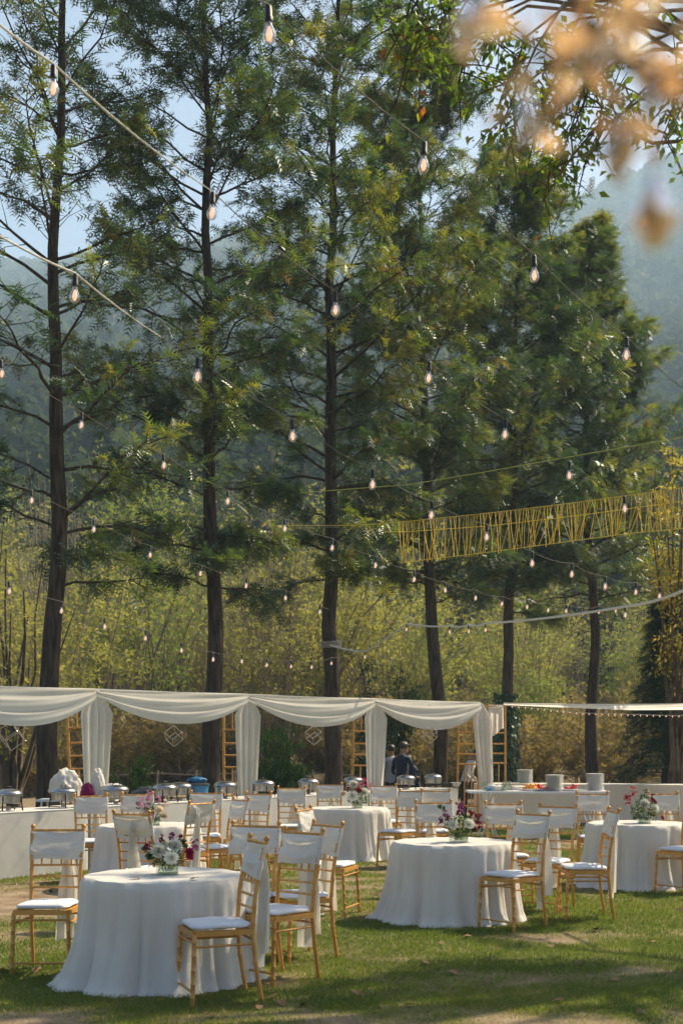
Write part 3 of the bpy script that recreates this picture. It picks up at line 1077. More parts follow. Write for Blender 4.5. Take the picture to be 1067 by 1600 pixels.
def back_cloth(seed, slope):
    """cloth wrapped round both posts, creased"""
    r = random.Random(seed)
    ph = [r.uniform(0, 6.28) for _ in range(6)]

    def fn(u, v):
        z = .978 - v * (.205 + slope * (math.cos(u * 2 * math.pi)))
        y0 = float(np.interp(z, [.66, .86, 1.0], [.195, .232, .268]))
        # superellipse loop round the posts
        a = u * 2 * math.pi
        cx = math.copysign(abs(math.cos(a)) ** .35, math.cos(a))
        cy = math.copysign(abs(math.sin(a)) ** .8, math.sin(a))
        sw = .011 * math.sin(11 * (v - .4 * (1 - cx * cx)) + ph[0]) + .009 * math.sin(21 * (v - .3 * (1 - cx * cx)) + ph[1] - 1.5 * cx)
        sag = .012 * (1 - cx * cx) * v
        return (cx * (.207 - .004 * v), y0 + cy * (.021 + .004 * math.sin(9 * v + ph[2])) + sw * .8 * (1 - cx * cx) + .010 * cy * math.sin(5 * cx + 7 * v + ph[3]) * .5, z + sag * .6 + .006 * math.sin(cx * 4 + ph[4]) * v)
    return MB().grid(56, 11, fn, True).mesh('back_cloth', M['cloth'])


def sash(seed):
    """gathered knot behind the back and its hanging tails"""
    r = random.Random(seed)
    mb = MB()
    x0 = r.uniform(-.06, .09)
    ln = r.uniform(.56, .72)
    for k in range(2):
        ph = r.uniform(0, 6.28)
        wd = r.uniform(.05, .075)
        L = ln * (1 if k == 0 else r.uniform(.78, .96))
        dx = r.uniform(-.04, .05) + (k - .5) * .05

        def fn(u, v):
            w = wd * (.35 + .65 * min(1, v * 2.2)) * (1 + .2 * v)
            x = x0 + dx * v + (u - .5) * 2 * w
            y = .285 - .03 * v + .020 * math.sin(u * 9 + ph + v * 1.3) * min(1, v * 3 + .3) + k * .022
            return (x, y, .87 - v * L + .02 * (u - .5))
        mb.grid(13, 14, fn)
    # the knot
    def kn(u, v):
        a, p = u * 6.2832, (v - .5) * math.pi
        rr = math.cos(p)
        return (x0 + .026 * rr * math.cos(a) * (1 + .2 * math.sin(3 * a)), .284 + .022 * rr * math.sin(a), .875 + .038 * math.sin(p) + .01 * math.sin(4 * a))
    mb.grid(14, 8, kn, True)
    return mb.mesh('sash', M['sash'])


proto = chair_proto()
cloths = [back_cloth(k, sl) for k, sl in enumerate((.0, .012, -.012, .02))]
sashes = [sash(k) for k in range(6)]
# x, y, turn in degrees (0 faces the camera), label
CH = [
    (-2.09, 9.16, -3, 'gilded chair facing the camera left of the nearest table'),
    (-.78, 8.10, -70, 'gilded chair seen side-on in front of the nearest table, closest to the camera'),
    (-.45, 8.78, -44, 'gilded chair with sunlit back cloth at the right of the nearest table'),
    (-.74, 9.52, -18, 'gilded chair with broad grey-white back cloth behind the side-on front chair'),
    (-.33, 9.66, -54, 'gilded chair with long sash tail close behind the sunlit-backed front chair'),
    (-.10, 12.17, 70, 'gilded chair turned right between nearest table and centre table, mostly hidden by front chairs'),
    (-1.72, 11.5, 154, 'gilded chair with its back to the camera right behind the white flowers'),
    (-1.70, 13.75, -128, 'gilded chair turned to the pink-flower table, at its right'),
    (-1.70, 15.95, 4, 'gilded chair facing the camera behind the pink-flower table, right of the blooms'),
    (-1.36, 14.25, -59, 'gilded chair with seat to the left, right of the pink-flower table'),
    (-1.16, 15.75, -32, 'gilded chair with bright sunlit sash below the second drape column'),
    (-2.92, 15.05, 15, 'gilded chair in front of the buffet below the leftmost drape column'),
    (-2.50, 15.55, 2, 'gilded chair directly behind the pink flowers'),
    (-.69, 17.75, 4, 'gilded chair facing the camera left of the centre table'),
    (-.20, 19.75, -3, 'gilded chair behind the centre table, left of its flowers'),
    (.66, 18.95, 6, 'gilded chair behind the centre table, right of its flowers'),
    (.76, 16.85, -40, 'gilded chair with seat turned left at the right of the centre table'),
    (1.0, 13.45, 2, 'gilded chair behind the purple-flower table, nearer of the two at its left'),
    (1.24, 16.9, -4, 'gilded chair farther behind the purple flowers, against the buffet cloth'),
    (1.72, 13.2, 5, 'gilded chair behind the purple-flower table at the right of its flowers'),
    (1.50, 11.22, -50, 'gilded chair in front of the purple-flower table at its right corner'),
    (2.02, 12.55, -30, 'gilded chair between the purple-flower table and the side-on chair'),
    (2.25, 11.88, -88, 'gilded chair seen side-on with a cream bow, right of the purple-flower table'),
    (3.10, 15.75, -5, 'gilded chair behind the table with red flower stems, at its left'),
    (4.10, 16.0, 4, 'gilded chair behind the table with red flower stems, at the right edge'),
    (3.72, 13.95, -58, 'gilded chair in front of the table with red flower stems, cut by the right edge'),
]
for i, (x, y, a, lab) in enumerate(CH):
    c = proto if i == 0 else copy_tree(proto)
    c.location = (x, y, float(terr(x, y)))
    c.rotation_euler = (R(random.uniform(-.6, .6)), R(random.uniform(-.6, .6)), R(a))
    tag(c, lab, 'chair', 'gilded chairs with white back cloths')
for i, c in enumerate([o for o in COL.objects if o.name.startswith('chiavari_chair')]):
    obj('back_cloth', cloths[(i * 7 + i // 3) % 4], c)
    obj('sash', sashes[(i * 5 + i // 2) % 6], c)

# ------------------------------------------------------------------ round tables
TABLES = [(-1.217, 8.85, 'nearest table', 1), (1.04, 11.95, 'table with purple flowers', 2), (-2.18, 14.5, 'table with pink flowers', 3),
          (.10, 18.2, 'centre table in front of the buffet', 4), (3.40, 14.75, 'right-hand table with red flower stems', 5)]
TH, TR = .71, .56


def table_cloth(seed, tx, ty):
    r = random.Random(seed)
    ks = [(r.randint(9, 13), r.uniform(0, 6.28), 1.0), (r.randint(15, 21), r.uniform(0, 6.28), .7), (r.randint(26, 34), r.uniform(0, 6.28), .35), (r.randint(4, 6), r.uniform(0, 6.28), .6)]
    flare_dir = R(205 if seed < 3 else 230)
    nA = 220
    nz = 22
    na = [0, .3, .6, .85, .955, .985]
    prof = []
    mb = MB()
    vs, fs = [], []
    for j, q in enumerate(na):
        for i in range(nA):
            a = 2 * math.pi * i / nA
            rr = max(q, .02) * TR
            z = TH + .0025 * math.sin(a * 3 + q * 9 + seed) * q + .0018 * math.sin(rr * math.cos(a) * 40)
            if q > .97:
                z -= .003
            vs.append((rr * math.cos(a), rr * math.sin(a), z))
    for j in range(nz):
        v = (j + 1) / nz
        for i in range(nA):
            a = 2 * math.pi * i / nA
            fold = sum(m * (2 * abs(math.sin(.5 * (k * a + p + .5 * math.sin(3 * a + p) + .25 * math.sin(v * 3 + p)))) ** .75 - 1.1) for k, p, m in ks) / 1.75
            amp = .006 + .056 * v ** .7
            fl = .5 + .5 * math.cos(a - flare_dir)
            out = .012 + .020 * v + (.03 + .12 * fl ** 2) * max(0, v - .35) ** 2 * 1.9
            rr = TR + out + amp * fold
            z = TH - .012 - v * (TH - .008)
            if v > .93:
                rr += (v - .93) * 7 * (.035 + .05 * fl) * (.6 + .5 * fold)
                z = max(.004, z + .004)
            vs.append((rr * math.cos(a), rr * math.sin(a), z))
    va = np.array(vs)
    va[:, 2] += np.clip(1 - va[:, 2] / TH, 0, 1) ** 3 * (terr(tx + va[:, 0], ty + va[:, 1]) - float(terr(tx, ty)))
    vs = va.tolist()
    rows = len(na) + nz
    for j in range(rows - 1):
        for i in range(nA):
            i2 = (i + 1) % nA
            fs.append((j * nA + i, (j + 1) * nA + i, (j + 1) * nA + i2, j * nA + i2))
    fs.append(tuple(range(nA)))
    mb.add(vs, fs)
    return mb.mesh('tablecloth', M['overlay'])


for (x, y, lab, sd) in TABLES:
    z = float(terr(x, y))
    tc_ = obj('tablecloth', table_cloth(sd, x, y), loc=(x, y, z))
    tag(tc_, 'floor-length white cloth over the ' + lab, 'tablecloth', 'white cloths on the round tables')

# ------------------------------------------------------------------ flowers
def mum(seed=0, n=3):
    """a full round bloom of many petals"""
    r = random.Random(seed)
    mb = MB()
    for ring in range(5):
        el = R(5 + ring * 19)
        cnt = 16 - ring * 2
        for k in range(cnt):
            a = 2 * math.pi * (k + .5 * (ring % 2)) / cnt + r.uniform(-.1, .1)
            L = 1.0 - ring * .07
            d = Vector((math.cos(a) * math.cos(el), math.sin(a) * math.cos(el), math.sin(el)))
            s = Vector((-math.sin(a), math.cos(a), 0)) * .15
            up = Vector((-math.cos(a) * math.sin(el), -math.sin(a) * math.sin(el), math.cos(el)))
            mb.add([d * .12 - s * .4, d * .12 + s * .4, d * L * .7 + s - up * .05, d * L + up * .12, d * L * .7 - s - up * .05], [(0, 1, 2, 3, 4)])
    return mb


def small_flower(seed=0):
    r = random.Random(seed)
    mb = MB()
    for k in range(7):
        a = 2 * math.pi * k / 7 + r.uniform(-.2, .2)
        d = Vector((math.cos(a), math.sin(a), .5)).normalized()
        s = Vector((-math.sin(a), math.cos(a), 0)) * .34
        mb.add([d * .05, d * .6 + s, d * 1.0, d * .6 - s], [(0, 1, 2, 3)])
    mb.lathe([(.05, .1), (.22, .22), (.1, .42)], 6)
    return mb


def petal_mat(name, c):
    m, n, l, b = new_mat(name)
    d = n.new('ShaderNodeBsdfTranslucent')
    oi = n.new('ShaderNodeObjectInfo')
    hs = n.new('ShaderNodeHueSaturation')
    hs.inputs['Color'].default_value = (*c, 1)
    mr = n.new('ShaderNodeMapRange')
    mr.inputs[3].default_value = .8
    mr.inputs[4].default_value = 1.15
    l.new(oi.outputs['Random'], mr.inputs[0])
    l.new(mr.outputs[0], hs.inputs['Value'])
    l.new(hs.outputs[0], b.inputs['Base Color'])
    l.new(hs.outputs[0], d.inputs[0])
    b.inputs['Roughness'].default_value = .7
    mx = n.new('ShaderNodeMixShader')
    mx.inputs[0].default_value = .3
    l.new(b.outputs[0], mx.inputs[1])
    l.new(d.outputs[0], mx.inputs[2])
    l.new(mx.outputs[0], n['Material Output'].inputs[0])
    return m


PET = {'white': petal_mat('white_petal', (.80, .80, .70)), 'cream': petal_mat('cream_petal', (.78, .66, .50)), 'pink': petal_mat('pink_petal', (.66, .30, .42)),
       'magenta': petal_mat('magenta_petal', (.42, .015, .10)), 'purple': petal_mat('purple_petal', (.24, .035, .14)), 'maroon': petal_mat('maroon_petal', (.20, .012, .035)), 'red': petal_mat('red_petal', (.38, .02, .05)), 'green': petal_mat('green_bud', (.10, .17, .05))}
MUM = {k: mum(1).mesh('bloom_' + k, m, False) for k, m in PET.items()}
SMF = {k: small_flower(2).mesh('floret_' + k, m, False) for k, m in PET.items()}
stemmat = noise_mat('flower_stem', (.05, .10, .02), (.10, .16, .04), 20, .6)


def bouquet(name, label, x, y, z, blooms, florets, leaves, seed, height=.30, width=.22, vase='box'):
    r = random.Random(seed)
    b = thing(name, label, 'flowers', (x, y, z), r.uniform(0, .6))
    vs = MB()
    if vase == 'box':
        w, h, t = .068, .085, .004
        for sx, sy, bx_, by_ in ((1, 0, t, 2 * w), (-1, 0, t, 2 * w), (0, 1, 2 * w - 2 * t, t), (0, -1, 2 * w - 2 * t, t)):
            vs.box((sx * (w - t / 2), sy * (w - t / 2), h / 2 + .003), (bx_, by_, h))
        vs.box((0, 0, .006), (2 * w - 2 * t, 2 * w - 2 * t, .006))
        obj('vase', vs.mesh('vase', M['vase'], False), b)
    else:
        vs.lathe([(.05, .0), (.075, .004), (.082, .05), (.078, .09), (.074, .09), (.077, .05), (.07, .008), (.03, .007)], 24)
        obj('vase', vs.mesh('vase', M['vase']), b)
    lv, lf = [], []
    st = MB()
    for (cx, cz, cy, sz, col) in blooms:
        o = obj('bloom', MUM[col], b, (cx, cy, cz))
        o.location.y -= .02
        d = Vector((cx * 1.4, cy * 1.4 - .45, .35 + .8 * (cz - .1))).normalized()
        o.rotation_mode = 'QUATERNION'
        o.rotation_quaternion = Vector((0, 0, 1)).rotation_difference(d) @ Quaternion((0, 0, 1), r.uniform(0, 6))
        sz *= 1.18
        o.scale = (sz, sz, sz)
        st.tube([(cx * .15, cy * .15, .02), (cx * .5, cy * .5, .1), (cx, cy, cz)], [.0025] * 3, 5)
    for (cx, cz, col, cnt, spread) in florets:
        cy0 = r.uniform(-.07, .06)
        st.tube([(cx * .15, 0, .02), (cx * .45, cy0 * .5, .10), (cx, cy0, cz + spread * .6)], [.0022, .002, .0015], 5)
        for k in range(cnt):
            px = cx + r.uniform(-1, 1) * spread * .55
            py = cy0 + r.uniform(-1, 1) * spread * .55
            pz = cz + r.uniform(-1, 1) * spread
            o = obj('floret', SMF[col], b, (px, py, pz))
            o.rotation_euler = (r.uniform(-1, 1), r.uniform(-1, 1), r.uniform(0, 6))
            s = r.uniform(.015, .024)
            o.scale = (s, s, s)
    gg = np.random.default_rng(seed)
    n = leaves
    th = gg.uniform(0, 6.28, n)
    rad = gg.uniform(.02, 1, n) ** .6 * width * .55
    pos = np.stack([np.cos(th) * rad, np.sin(th) * rad * .8, .06 + gg.uniform(0, 1, n) ** 1.2 * height * .62 * (1 - .5 * rad / width)], -1)
    dr = unit(np.stack([np.cos(th), np.sin(th), gg.uniform(-.5, 1.1, n)], -1) + gg.normal(size=(n, 3)) * .3)
    V, Fq = place_leaves(*simple_leaf(.42, .06, .25), pos, dr, np.tile([0, 0, 1.], (n, 1)) + gg.normal(size=(n, 3)) * .4, gg.uniform(.03, .062, n))
    obj('foliage', np_mesh('foliage', V, Fq, M['bouquet_leaf'], np.repeat(np.clip(gg.normal(.35, .25, n), 0, 1), 5)), b)
    obj('stems', st.mesh('stems', stemmat), b)
    return b


tz = lambda i: TH + float(terr(TABLES[i][0], TABLES[i][1])) + .001
x1, y1 = TABLES[0][0], TABLES[0][1]
bouquet('flower_arrangement', 'white chrysanthemums with a magenta bloom in a square glass vase on nearest table', x1 + .01, y1 + .02, tz(0),
        [(-.07, .165, -.06, .055, 'white'), (.01, .12, -.11, .052, 'white'), (.045, .20, -.04, .05, 'white'), (-.02, .21, .03, .045, 'white'), (.145, .15, -.03, .036, 'magenta'), (.150, .118, -.02, .03, 'magenta'), (-.12, .13, -.01, .035, 'green')],
        [(-.13, .20, 'maroon', 9, .03), (-.05, .245, 'maroon', 9, .025), (.04, .25, 'purple', 9, .025), (.10, .23, 'maroon', 9, .03), (.19, .19, 'purple', 10, .04), (-.16, .17, 'green', 9, .03), (.12, .20, 'green', 10, .03)], 150, 11, .28, .20)
x2, y2 = TABLES[1][0], TABLES[1][1]
bouquet('flower_arrangement', 'dark purple blooms with a white flower in a glass vase', x2 + .04, y2 - .12, tz(1),
        [(.06, .17, -.08, .055, 'white'), (-.08, .16, -.04, .045, 'white'), (.13, .12, 0, .04, 'maroon')],
        [(-.02, .30, 'purple', 24, .06), (.04, .33, 'purple', 18, .045), (-.10, .24, 'purple', 16, .045), (-.17, .20, 'purple', 12, .03), (.17, .21, 'maroon', 18, .05), (.20, .15, 'maroon', 14, .04), (-.20, .33, 'green', 7, .015), (-.13, .31, 'green', 6, .014), (.12, .26, 'maroon', 12, .04)], 230, 12, .34, .22)
x3, y3 = TABLES[2][0], TABLES[2][1]
bouquet('flower_arrangement', 'pink blossoms with one cream rose on the table behind the nearest', x3 + .07, y3 - .1, tz(2),
        [(.06, .17, -.09, .055, 'cream'), (-.10, .09, -.08, .05, 'pink'), (-.04, .10, -.1, .042, 'pink'), (.12, .10, -.02, .04, 'cream')],
        [(-.14, .27, 'pink', 26, .06), (-.04, .32, 'pink', 28, .06), (.05, .28, 'pink', 20, .05), (-.08, .20, 'pink', 20, .05), (.14, .24, 'cream', 12, .04), (-.18, .22, 'maroon', 10, .04)], 220, 13, .34, .20)
x4, y4 = TABLES[3][0], TABLES[3][1]
bouquet('flower_arrangement', 'white and red blooms in a vase on the centre table', x4 + .12, y4 - .1, tz(3),
        [(-.05, .33, -.03, .07, 'white'), (-.07, .17, -.08, .08, 'white'), (.09, .22, -.05, .075, 'white'), (-.20, .2, 0, .05, 'cream'), (.02, .25, -.08, .045, 'red')],
        [(-.12, .27, 'maroon', 20, .05), (.10, .36, 'magenta', 24, .06), (.0, .30, 'red', 16, .05), (.18, .30, 'pink', 14, .05), (.14, .14, 'green', 16, .05)], 220, 14, .38, .24)
x5, y5 = TABLES[4][0], TABLES[4][1]
bouquet('flower_arrangement', 'white bloom with tall red flower stems leaning left in a vase', x5 + .06, y5 - .1, tz(4),
        [(-.08, .22, -.06, .065, 'white'), (.06, .17, -.08, .055, 'white'), (.13, .24, 0, .04, 'maroon'), (.16, .06, -.1, .03, 'red')],
        [(-.26, .36, 'red', 16, .06), (-.23, .27, 'red', 14, .05), (-.30, .30, 'red', 10, .03), (.16, .28, 'maroon', 16, .05), (.20, .22, 'red', 14, .04), (.06, .33, 'green', 14, .05), (0, .28, 'green', 14, .05)], 260, 15, .36, .26, 'round')


# ------------------------------------------------------------------ fallen leaves and stones
def dead_leaf(seed):
    r = random.Random(seed)
    ph = r.uniform(0, 6)

    def fn(u, v):
        w = math.sin(min(1, v * 1.05 + .02) * math.pi) ** .7 * .34 * (1 + .12 * math.sin(v * 17 + ph))
        x = (u - .5) * 2 * w
        return (x, v - .5, .05 + .55 * x * x + .10 * math.sin(v * 4 + ph) + .16 * (v - .5) ** 2)
    return MB().grid(5, 7, fn).mesh('fallen_leaf', M['litter'])


DL = [dead_leaf(k) for k in range(4)]
g = np.random.default_rng(17)
for k, (px, py) in enumerate([(80, 1395), (57, 1518), (12, 1371), (344, 1538), (405, 1578), (440, 1572), (470, 1575), (425, 1562), (8, 1518), (665, 1508), (705, 1524), (625, 1536), (870, 1568), (960, 1535), (1018, 1475), (1060, 1424), (985, 1410), (785, 1432), (730, 1466), (690, 1476), (860, 1481), (590, 1400), (585, 1388), (150, 1400), (930, 1455), (640, 1575), (1000, 1585), (330, 1590), (556, 1556), (760, 1540), (905, 1510), (1040, 1520)]):
    d = FPX * EYE / (py - HOR)
    x = (px - 533.5) * d / FPX
    o = obj('fallen_leaf', DL[k % 4], loc=(x, d, float(terr(x, d)) + .012), rot=(g.uniform(-.3, .3), g.uniform(-.3, .3), g.uniform(0, 6.28)))
    s = g.uniform(.06, .10)
    o.scale = (s, s, s)
    tag(o, 'dry brown leaf lying on the grass', 'leaf', 'fallen leaves on the lawn')
for k, (px, py, lab) in enumerate([(212, 1374, 'reddish dry leaf lying on nearest tablecloth left of the vase'), (303, 1375, 'curled red-brown leaf lying on nearest tablecloth right of the vase')]):
    s_ = (py - HOR) / (EYE - TH)
    d = FPX / s_
    x = (px - 533.5) * d / FPX
    o = obj('dry_leaf', DL[k], loc=(x, d, tz(0) + .004), rot=(.1, .1, 1.3 + k))
    o.scale = (.075, .075, .075)
    tag(o, lab, 'leaf', 'dry leaves on the tablecloth')

# ------------------------------------------------------------------ buffet
BH = .80
B0, B1 = Vector((-4.05, 15.2, 0)), Vector((2.0, 23.9, 0))
BU = (B1 - B0).normalized()
BN = Vector((BU.y, -BU.x, 0))           # towards the lawn


def buffet(name, a, bb, depth, label, seed, h=BH, mat='skirt'):
    """a trestle table hidden by a floor-length fitted cloth"""
    L = (bb - a).length
    u = (bb - a).normalized()
    t = thing(name, label, 'table', (a.x, a.y, float(terr(a.x, a.y))), math.atan2(u.y, u.x), 'cloth-covered buffet tables')
    r = random.Random(seed)
    ph = [r.uniform(0, 6) for _ in range(5)]
    n = int(L * 16)

    def skirt(uu, v):
        # path along the front edge with both ends turned back
        per = L + 2 * depth * .5
        s = uu * per
        if s < depth * .5:
            x, y, nx_, ny_ = 0, depth * .5 - s, -1, 0
        elif s < depth * .5 + L:
            x, y, nx_, ny_ = s - depth * .5, 0, 0, -1
        else:
            x, y, nx_, ny_ = L, s - depth * .5 - L, 1, 0
        w = (.010 * math.sin(s * 2.1 + ph[0]) + .008 * math.sin(s * 5.3 + ph[1] + v) + .005 * math.sin(s * 13 + ph[2])) * v ** 1.2 + .012 * v
        x = min(max(x, .012), L - .012)
        return (x + nx_ * w * .2, y + ny_ * w, h - .003 - v * (h - .015))
    obj('skirt', MB().grid(n, 10, skirt).mesh('skirt', M[mat]), t)
    # cloth over the top, slightly uneven
    def top(uu, v):
        return (L * (.004 + .992 * uu), -.006 + v * depth, h + .003 * math.sin(uu * L * 3 + ph[3]) * math.sin(v * 3))
    obj('top_cloth', MB().grid(max(8, int(L * 6)), 5, top).mesh('top_cloth', M['cloth']), t)
    return t


bl = (B1 - B0).length
pts = [B0 + BU * q for q in (-2.4, 1.45, 4.7, 7.9, bl + .35)]
labs = ['grey-white clothed buffet table at the left edge with chafing dishes', 'clothed buffet table behind the pink-flower table', 'clothed buffet table behind the centre table', 'clothed buffet table in front of the man in navy']
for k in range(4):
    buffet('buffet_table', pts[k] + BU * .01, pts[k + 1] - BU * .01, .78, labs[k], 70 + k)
R0, R1 = Vector((2.75, 26.9, 0)), Vector((7.6, 25.6, 0))
rm = R0.lerp(R1, .5)
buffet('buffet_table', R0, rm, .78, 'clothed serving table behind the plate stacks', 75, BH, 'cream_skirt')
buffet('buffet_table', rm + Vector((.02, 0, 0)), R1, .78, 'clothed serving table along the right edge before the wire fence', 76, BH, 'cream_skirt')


def on_line(px, off, A, u):
    """point of the line A + t u, moved off back, that lies on the ray through column px"""
    q = A - Vector((u.y, -u.x, 0)) * off
    k = (px - 533.5) / FPX
    t = (k * q.y - q.x) / (u.x - k * u.y)
    return q + u * t


# chafing dishes
def chafer():
    c = obj('chafing_dish', None)
    body = MB().lathe([(.165, .10), (.178, .105), (.180, .20), (.192, .205), (.192, .215), (.176, .218), (.03, .219)], 28)
    obj('body', body.mesh('body', M['steel']), c)
    lid = obj('lid', MB().lathe([(.188, .221), (.190, .235), (.172, .262), (.125, .288), (.06, .302), (.01, .305)], 28).mesh('lid', M['steel']), c)
    obj('handle', MB().tube([(-.05, 0, .298), (-.045, 0, .328), (0, 0, .336), (.045, 0, .328), (.05, 0, .298)], .007, 6).mesh('handle', M['black']), lid)
    for k in range(4):
        a = R(45 + 90 * k)
        obj('leg', MB().tube([(.182 * math.cos(a), .182 * math.sin(a), .205), (.186 * math.cos(a), .186 * math.sin(a), .10), (.20 * math.cos(a), .20 * math.sin(a), .002)], [.009, .009, .011], 6).mesh('leg', M['black']), c)
    fr = MB().tube([(.185 * math.cos(w), .185 * math.sin(w), .045) for w in np.linspace(0, 6.2832, 25)], .005, 5)
    obj('stand_ring', fr.mesh('stand_ring', M['black']), c)
    obj('burner', MB().lathe([(.035, .004), (.036, .05), (.028, .055), (.01, .056)], 12).mesh('burner', M['steel']), c)
    return c


cp = chafer()
CD = [(14, .32, 'at the left end of the buffet'), (100, .34, 'just right of the leftmost trunk'), (182, .33, 'right of the leftmost drape column'), (258, .28, 'left of the blue tub'), (282, .5, 'beside the blue tub'),
      (352, .34, 'left of the second drape column'), (412, .33, 'right of the second drape column'), (482, .34, 'left of the pale-wrapped trunk'), (552, .34, 'left of the third drape column'), (634, .30, 'in front of the man in navy'), (676, .32, 'right of the man in navy')]
for k, (px, off, lab) in enumerate(CD):
    c = cp if k == 0 else copy_tree(cp)
    p = on_line(px, off, B0, BU)
    c.location = (p.x, p.y, BH + .004)
    c.scale = (.92, .92, .88)
    c.rotation_euler = (0, 0, random.uniform(0, 1.5))
    tag(c, 'steel chafing dish on the buffet ' + lab, 'chafing dish', 'chafing dishes on the buffet')
# blue tub with a dark cover and a crumpled blue cloth, dark trays
p = on_line(308, .45, B0, BU)
tb = thing('plastic_tub', 'blue plastic tub with dark lid on the buffet', 'tub', (p.x, p.y, BH + .004), .5)
obj('tub', MB().lathe([(.13, 0), (.15, .002), (.175, .20), (.185, .205), (.185, .215), (.168, .215), (.145, .01), (.02, .01)], 20).mesh('tub', M['blue']), tb)
obj('lid', MB().lathe([(.19, .217), (.192, .232), (.15, .25), (.02, .256)], 20).mesh('lid', M['dark_lid']), tb)


def lump(name, label, cat, loc, size, seed, mat, amp=.35, group=None):
    """a crumpled, folded heap"""
    bm = bmesh.new()
    bmesh.ops.create_icosphere(bm, subdivisions=4, radius=1)
    me = bpy.data.meshes.new(name)
    bm.to_mesh(me)
    bm.free()
    co = np.array([v.co[:] for v in me.vertices])
    q = co * 2.6 + seed
    dd = 1 + amp * (fbm(q[:, 0] + q[:, 2] * .6, q[:, 1] + q[:, 2] * .8, seed, 4) - .5) * 2 + .06 * np.sin(14 * fbm(q[:, 0], q[:, 1] + q[:, 2], seed + 3, 3) * 3)
    co = co * dd[:, None] * np.array(size)
    co[:, 2] = np.maximum(co[:, 2], -size[2] * .62) + size[2] * .62
    me.vertices.foreach_set('co', co.astype(np.float32).ravel())
    me.polygons.foreach_set('use_smooth', np.ones(len(me.polygons), dtype=bool))
    me.materials.append(M[mat])
    me.update()
    return tag(obj(name, me, loc=loc), label, cat, group)


lump('folded_cloth', 'crumpled blue cloth on top of the plastic tub', 'cloth', (p.x, p.y, BH + .258), (.13, .1, .05), 3, 'blue')
p = on_line(232, .55, B0, BU)
lump('covered_tray', 'dark covered tray on the buffet behind the pink flowers', 'tray', (p.x, p.y, BH + .006), (.24, .2, .13), 6, 'dark_lid', .15)
z0 = lambda x, y: float(terr(x, y))
pw = P(112, 1225, 19.2)
st_ = thing('stool_table', 'low side table behind the buffet holding white bundles', 'table', (pw.x + .1, pw.y, z0(pw.x, pw.y)))
mbx = MB().box((0, 0, .78), (1.15, .5, .03))
for sx in (-1, 1):
    for sy in (-1, 1):
        mbx.tube([(sx * .52, sy * .2, 0), (sx * .5, sy * .2, .765)], .016, 6)
obj('table_body', mbx.mesh('table_body', M['plastic'], False), st_)
lump('cloth_bundle', 'white cloth bundle behind the buffet beside the leftmost trunk', 'bundle', (pw.x - .08, pw.y, z0(pw.x, pw.y) + .80), (.22, .18, .26), 9, 'cloth')
pw2 = P(137, 1225, 19.0)
lump('cloth_bundle', 'magenta cloth bundle behind the leftmost drape column', 'bundle', (pw2.x, pw2.y, z0(pw2.x, pw2.y) + .80), (.10, .09, .15), 12, 'magenta', .25)
pw3 = P(176, 1225, 19.0)
lump('cloth_bundle', 'small white bundle behind the chafing dish right of the leftmost drape', 'bundle', (pw3.x, pw3.y, z0(pw3.x, pw3.y) + .80), (.18, .12, .14), 15, 'cloth', .25)
lump('cloth_bundle', 'upright pale bundle right of the magenta one', 'bundle', (pw2.x + .14, pw2.y + .1, z0(pw2.x, pw2.y) + .80), (.10, .10, .28), 18, 'cloth', .2)

# ------------------------------------------------------------------ folding table with crockery and fruit
ft = thing('folding_table', 'long white folding table with plate stacks and fruit', 'table', (2.2, 22.0, z0(3, 22)), 0)
FL, FD = 2.42, .75
obj('table_top', MB().box((FL / 2, FD / 2, BH - .012), (FL, FD, .035)).mesh('table_top', M['white_plate'], False), ft)
for x in (.35, FL - .35):
    for s in (0, 1):
        obj('leg', MB().tube([(x - .14, .08 + s * .58, 0), (x + .14, .08 + s * .58, BH - .03)], .014, 7).mesh('leg', M['plastic']), ft)
        obj('leg', MB().tube([(x + .14, .11 + s * .52, 0), (x - .14, .11 + s * .52, BH - .03)], .014, 7).mesh('leg', M['plastic']), ft)
zt = BH + .006 + z0(3, 22)


def plates(label, x, y, z, n=15, r=.16):
    """stacked plates with their rims proud"""
    t = thing('plate_stack', label, 'plates', (x, y, z), 0, 'stacks of white plates')
    pm = MB().lathe([(.55 * r, 0), (.62 * r, .002), (r * .97, .010), (r, .0135), (r * .97, .0145), (.62 * r, .005), (.05 * r, .004)], 26).mesh('plate', M['white_plate'])
    for k in range(n):
        o = obj('plate', pm, t, (random.uniform(-.0025, .0025), random.uniform(-.0025, .0025), k * .0165))
    return t


def pt(px, py, h=BH):
    d = FPX * (EYE - h) / (py - HOR)
    return (px - 533.5) * d / FPX, d


plates('nearest stack of white plates at the middle of the folding table', (866 - 533.5) * 22.15 / FPX, 22.2, zt, 17)
plates('stack of white plates at the right end of the folding table', (930 - 533.5) * 22.4 / FPX, 22.45, zt, 18)
plates('stack of white plates on the far serving table, left of the others', (820 - 533.5) * 27 / FPX, 27.05, BH + .012, 17, .17)


def tray(label, px, y, mat, n, seed):
    r = random.Random(seed)
    x = (px - 533.5) * y / FPX
    t = thing('fruit_tray', label, 'tray', (x, y, zt))
    obj('tray', MB().lathe([(.10, 0), (.13, .004), (.165, .028), (.17, .03), (.165, .032), (.125, .009), (.02, .008)], 20, sx=1.15, sy=.8).mesh('tray', M['plastic']), t)
    fm = MB().lathe([(.006, -.032), (.022, -.026), (.034, -.006), (.033, .012), (.02, .028), (.005, .031)], 9).mesh('fruit', M[mat])
    for k in range(n):
        a, q = r.uniform(0, 6.28), r.uniform(0, .1)
        o = obj('fruit', fm, t, (math.cos(a) * q * 1.15, math.sin(a) * q * .7, .042 + r.choice((0, .0, .045))))
        o.rotation_euler = (r.uniform(-.8, .8), r.uniform(-.8, .8), 0)
        s = r.uniform(.8, 1.15)
        o.scale = (s, s, s)


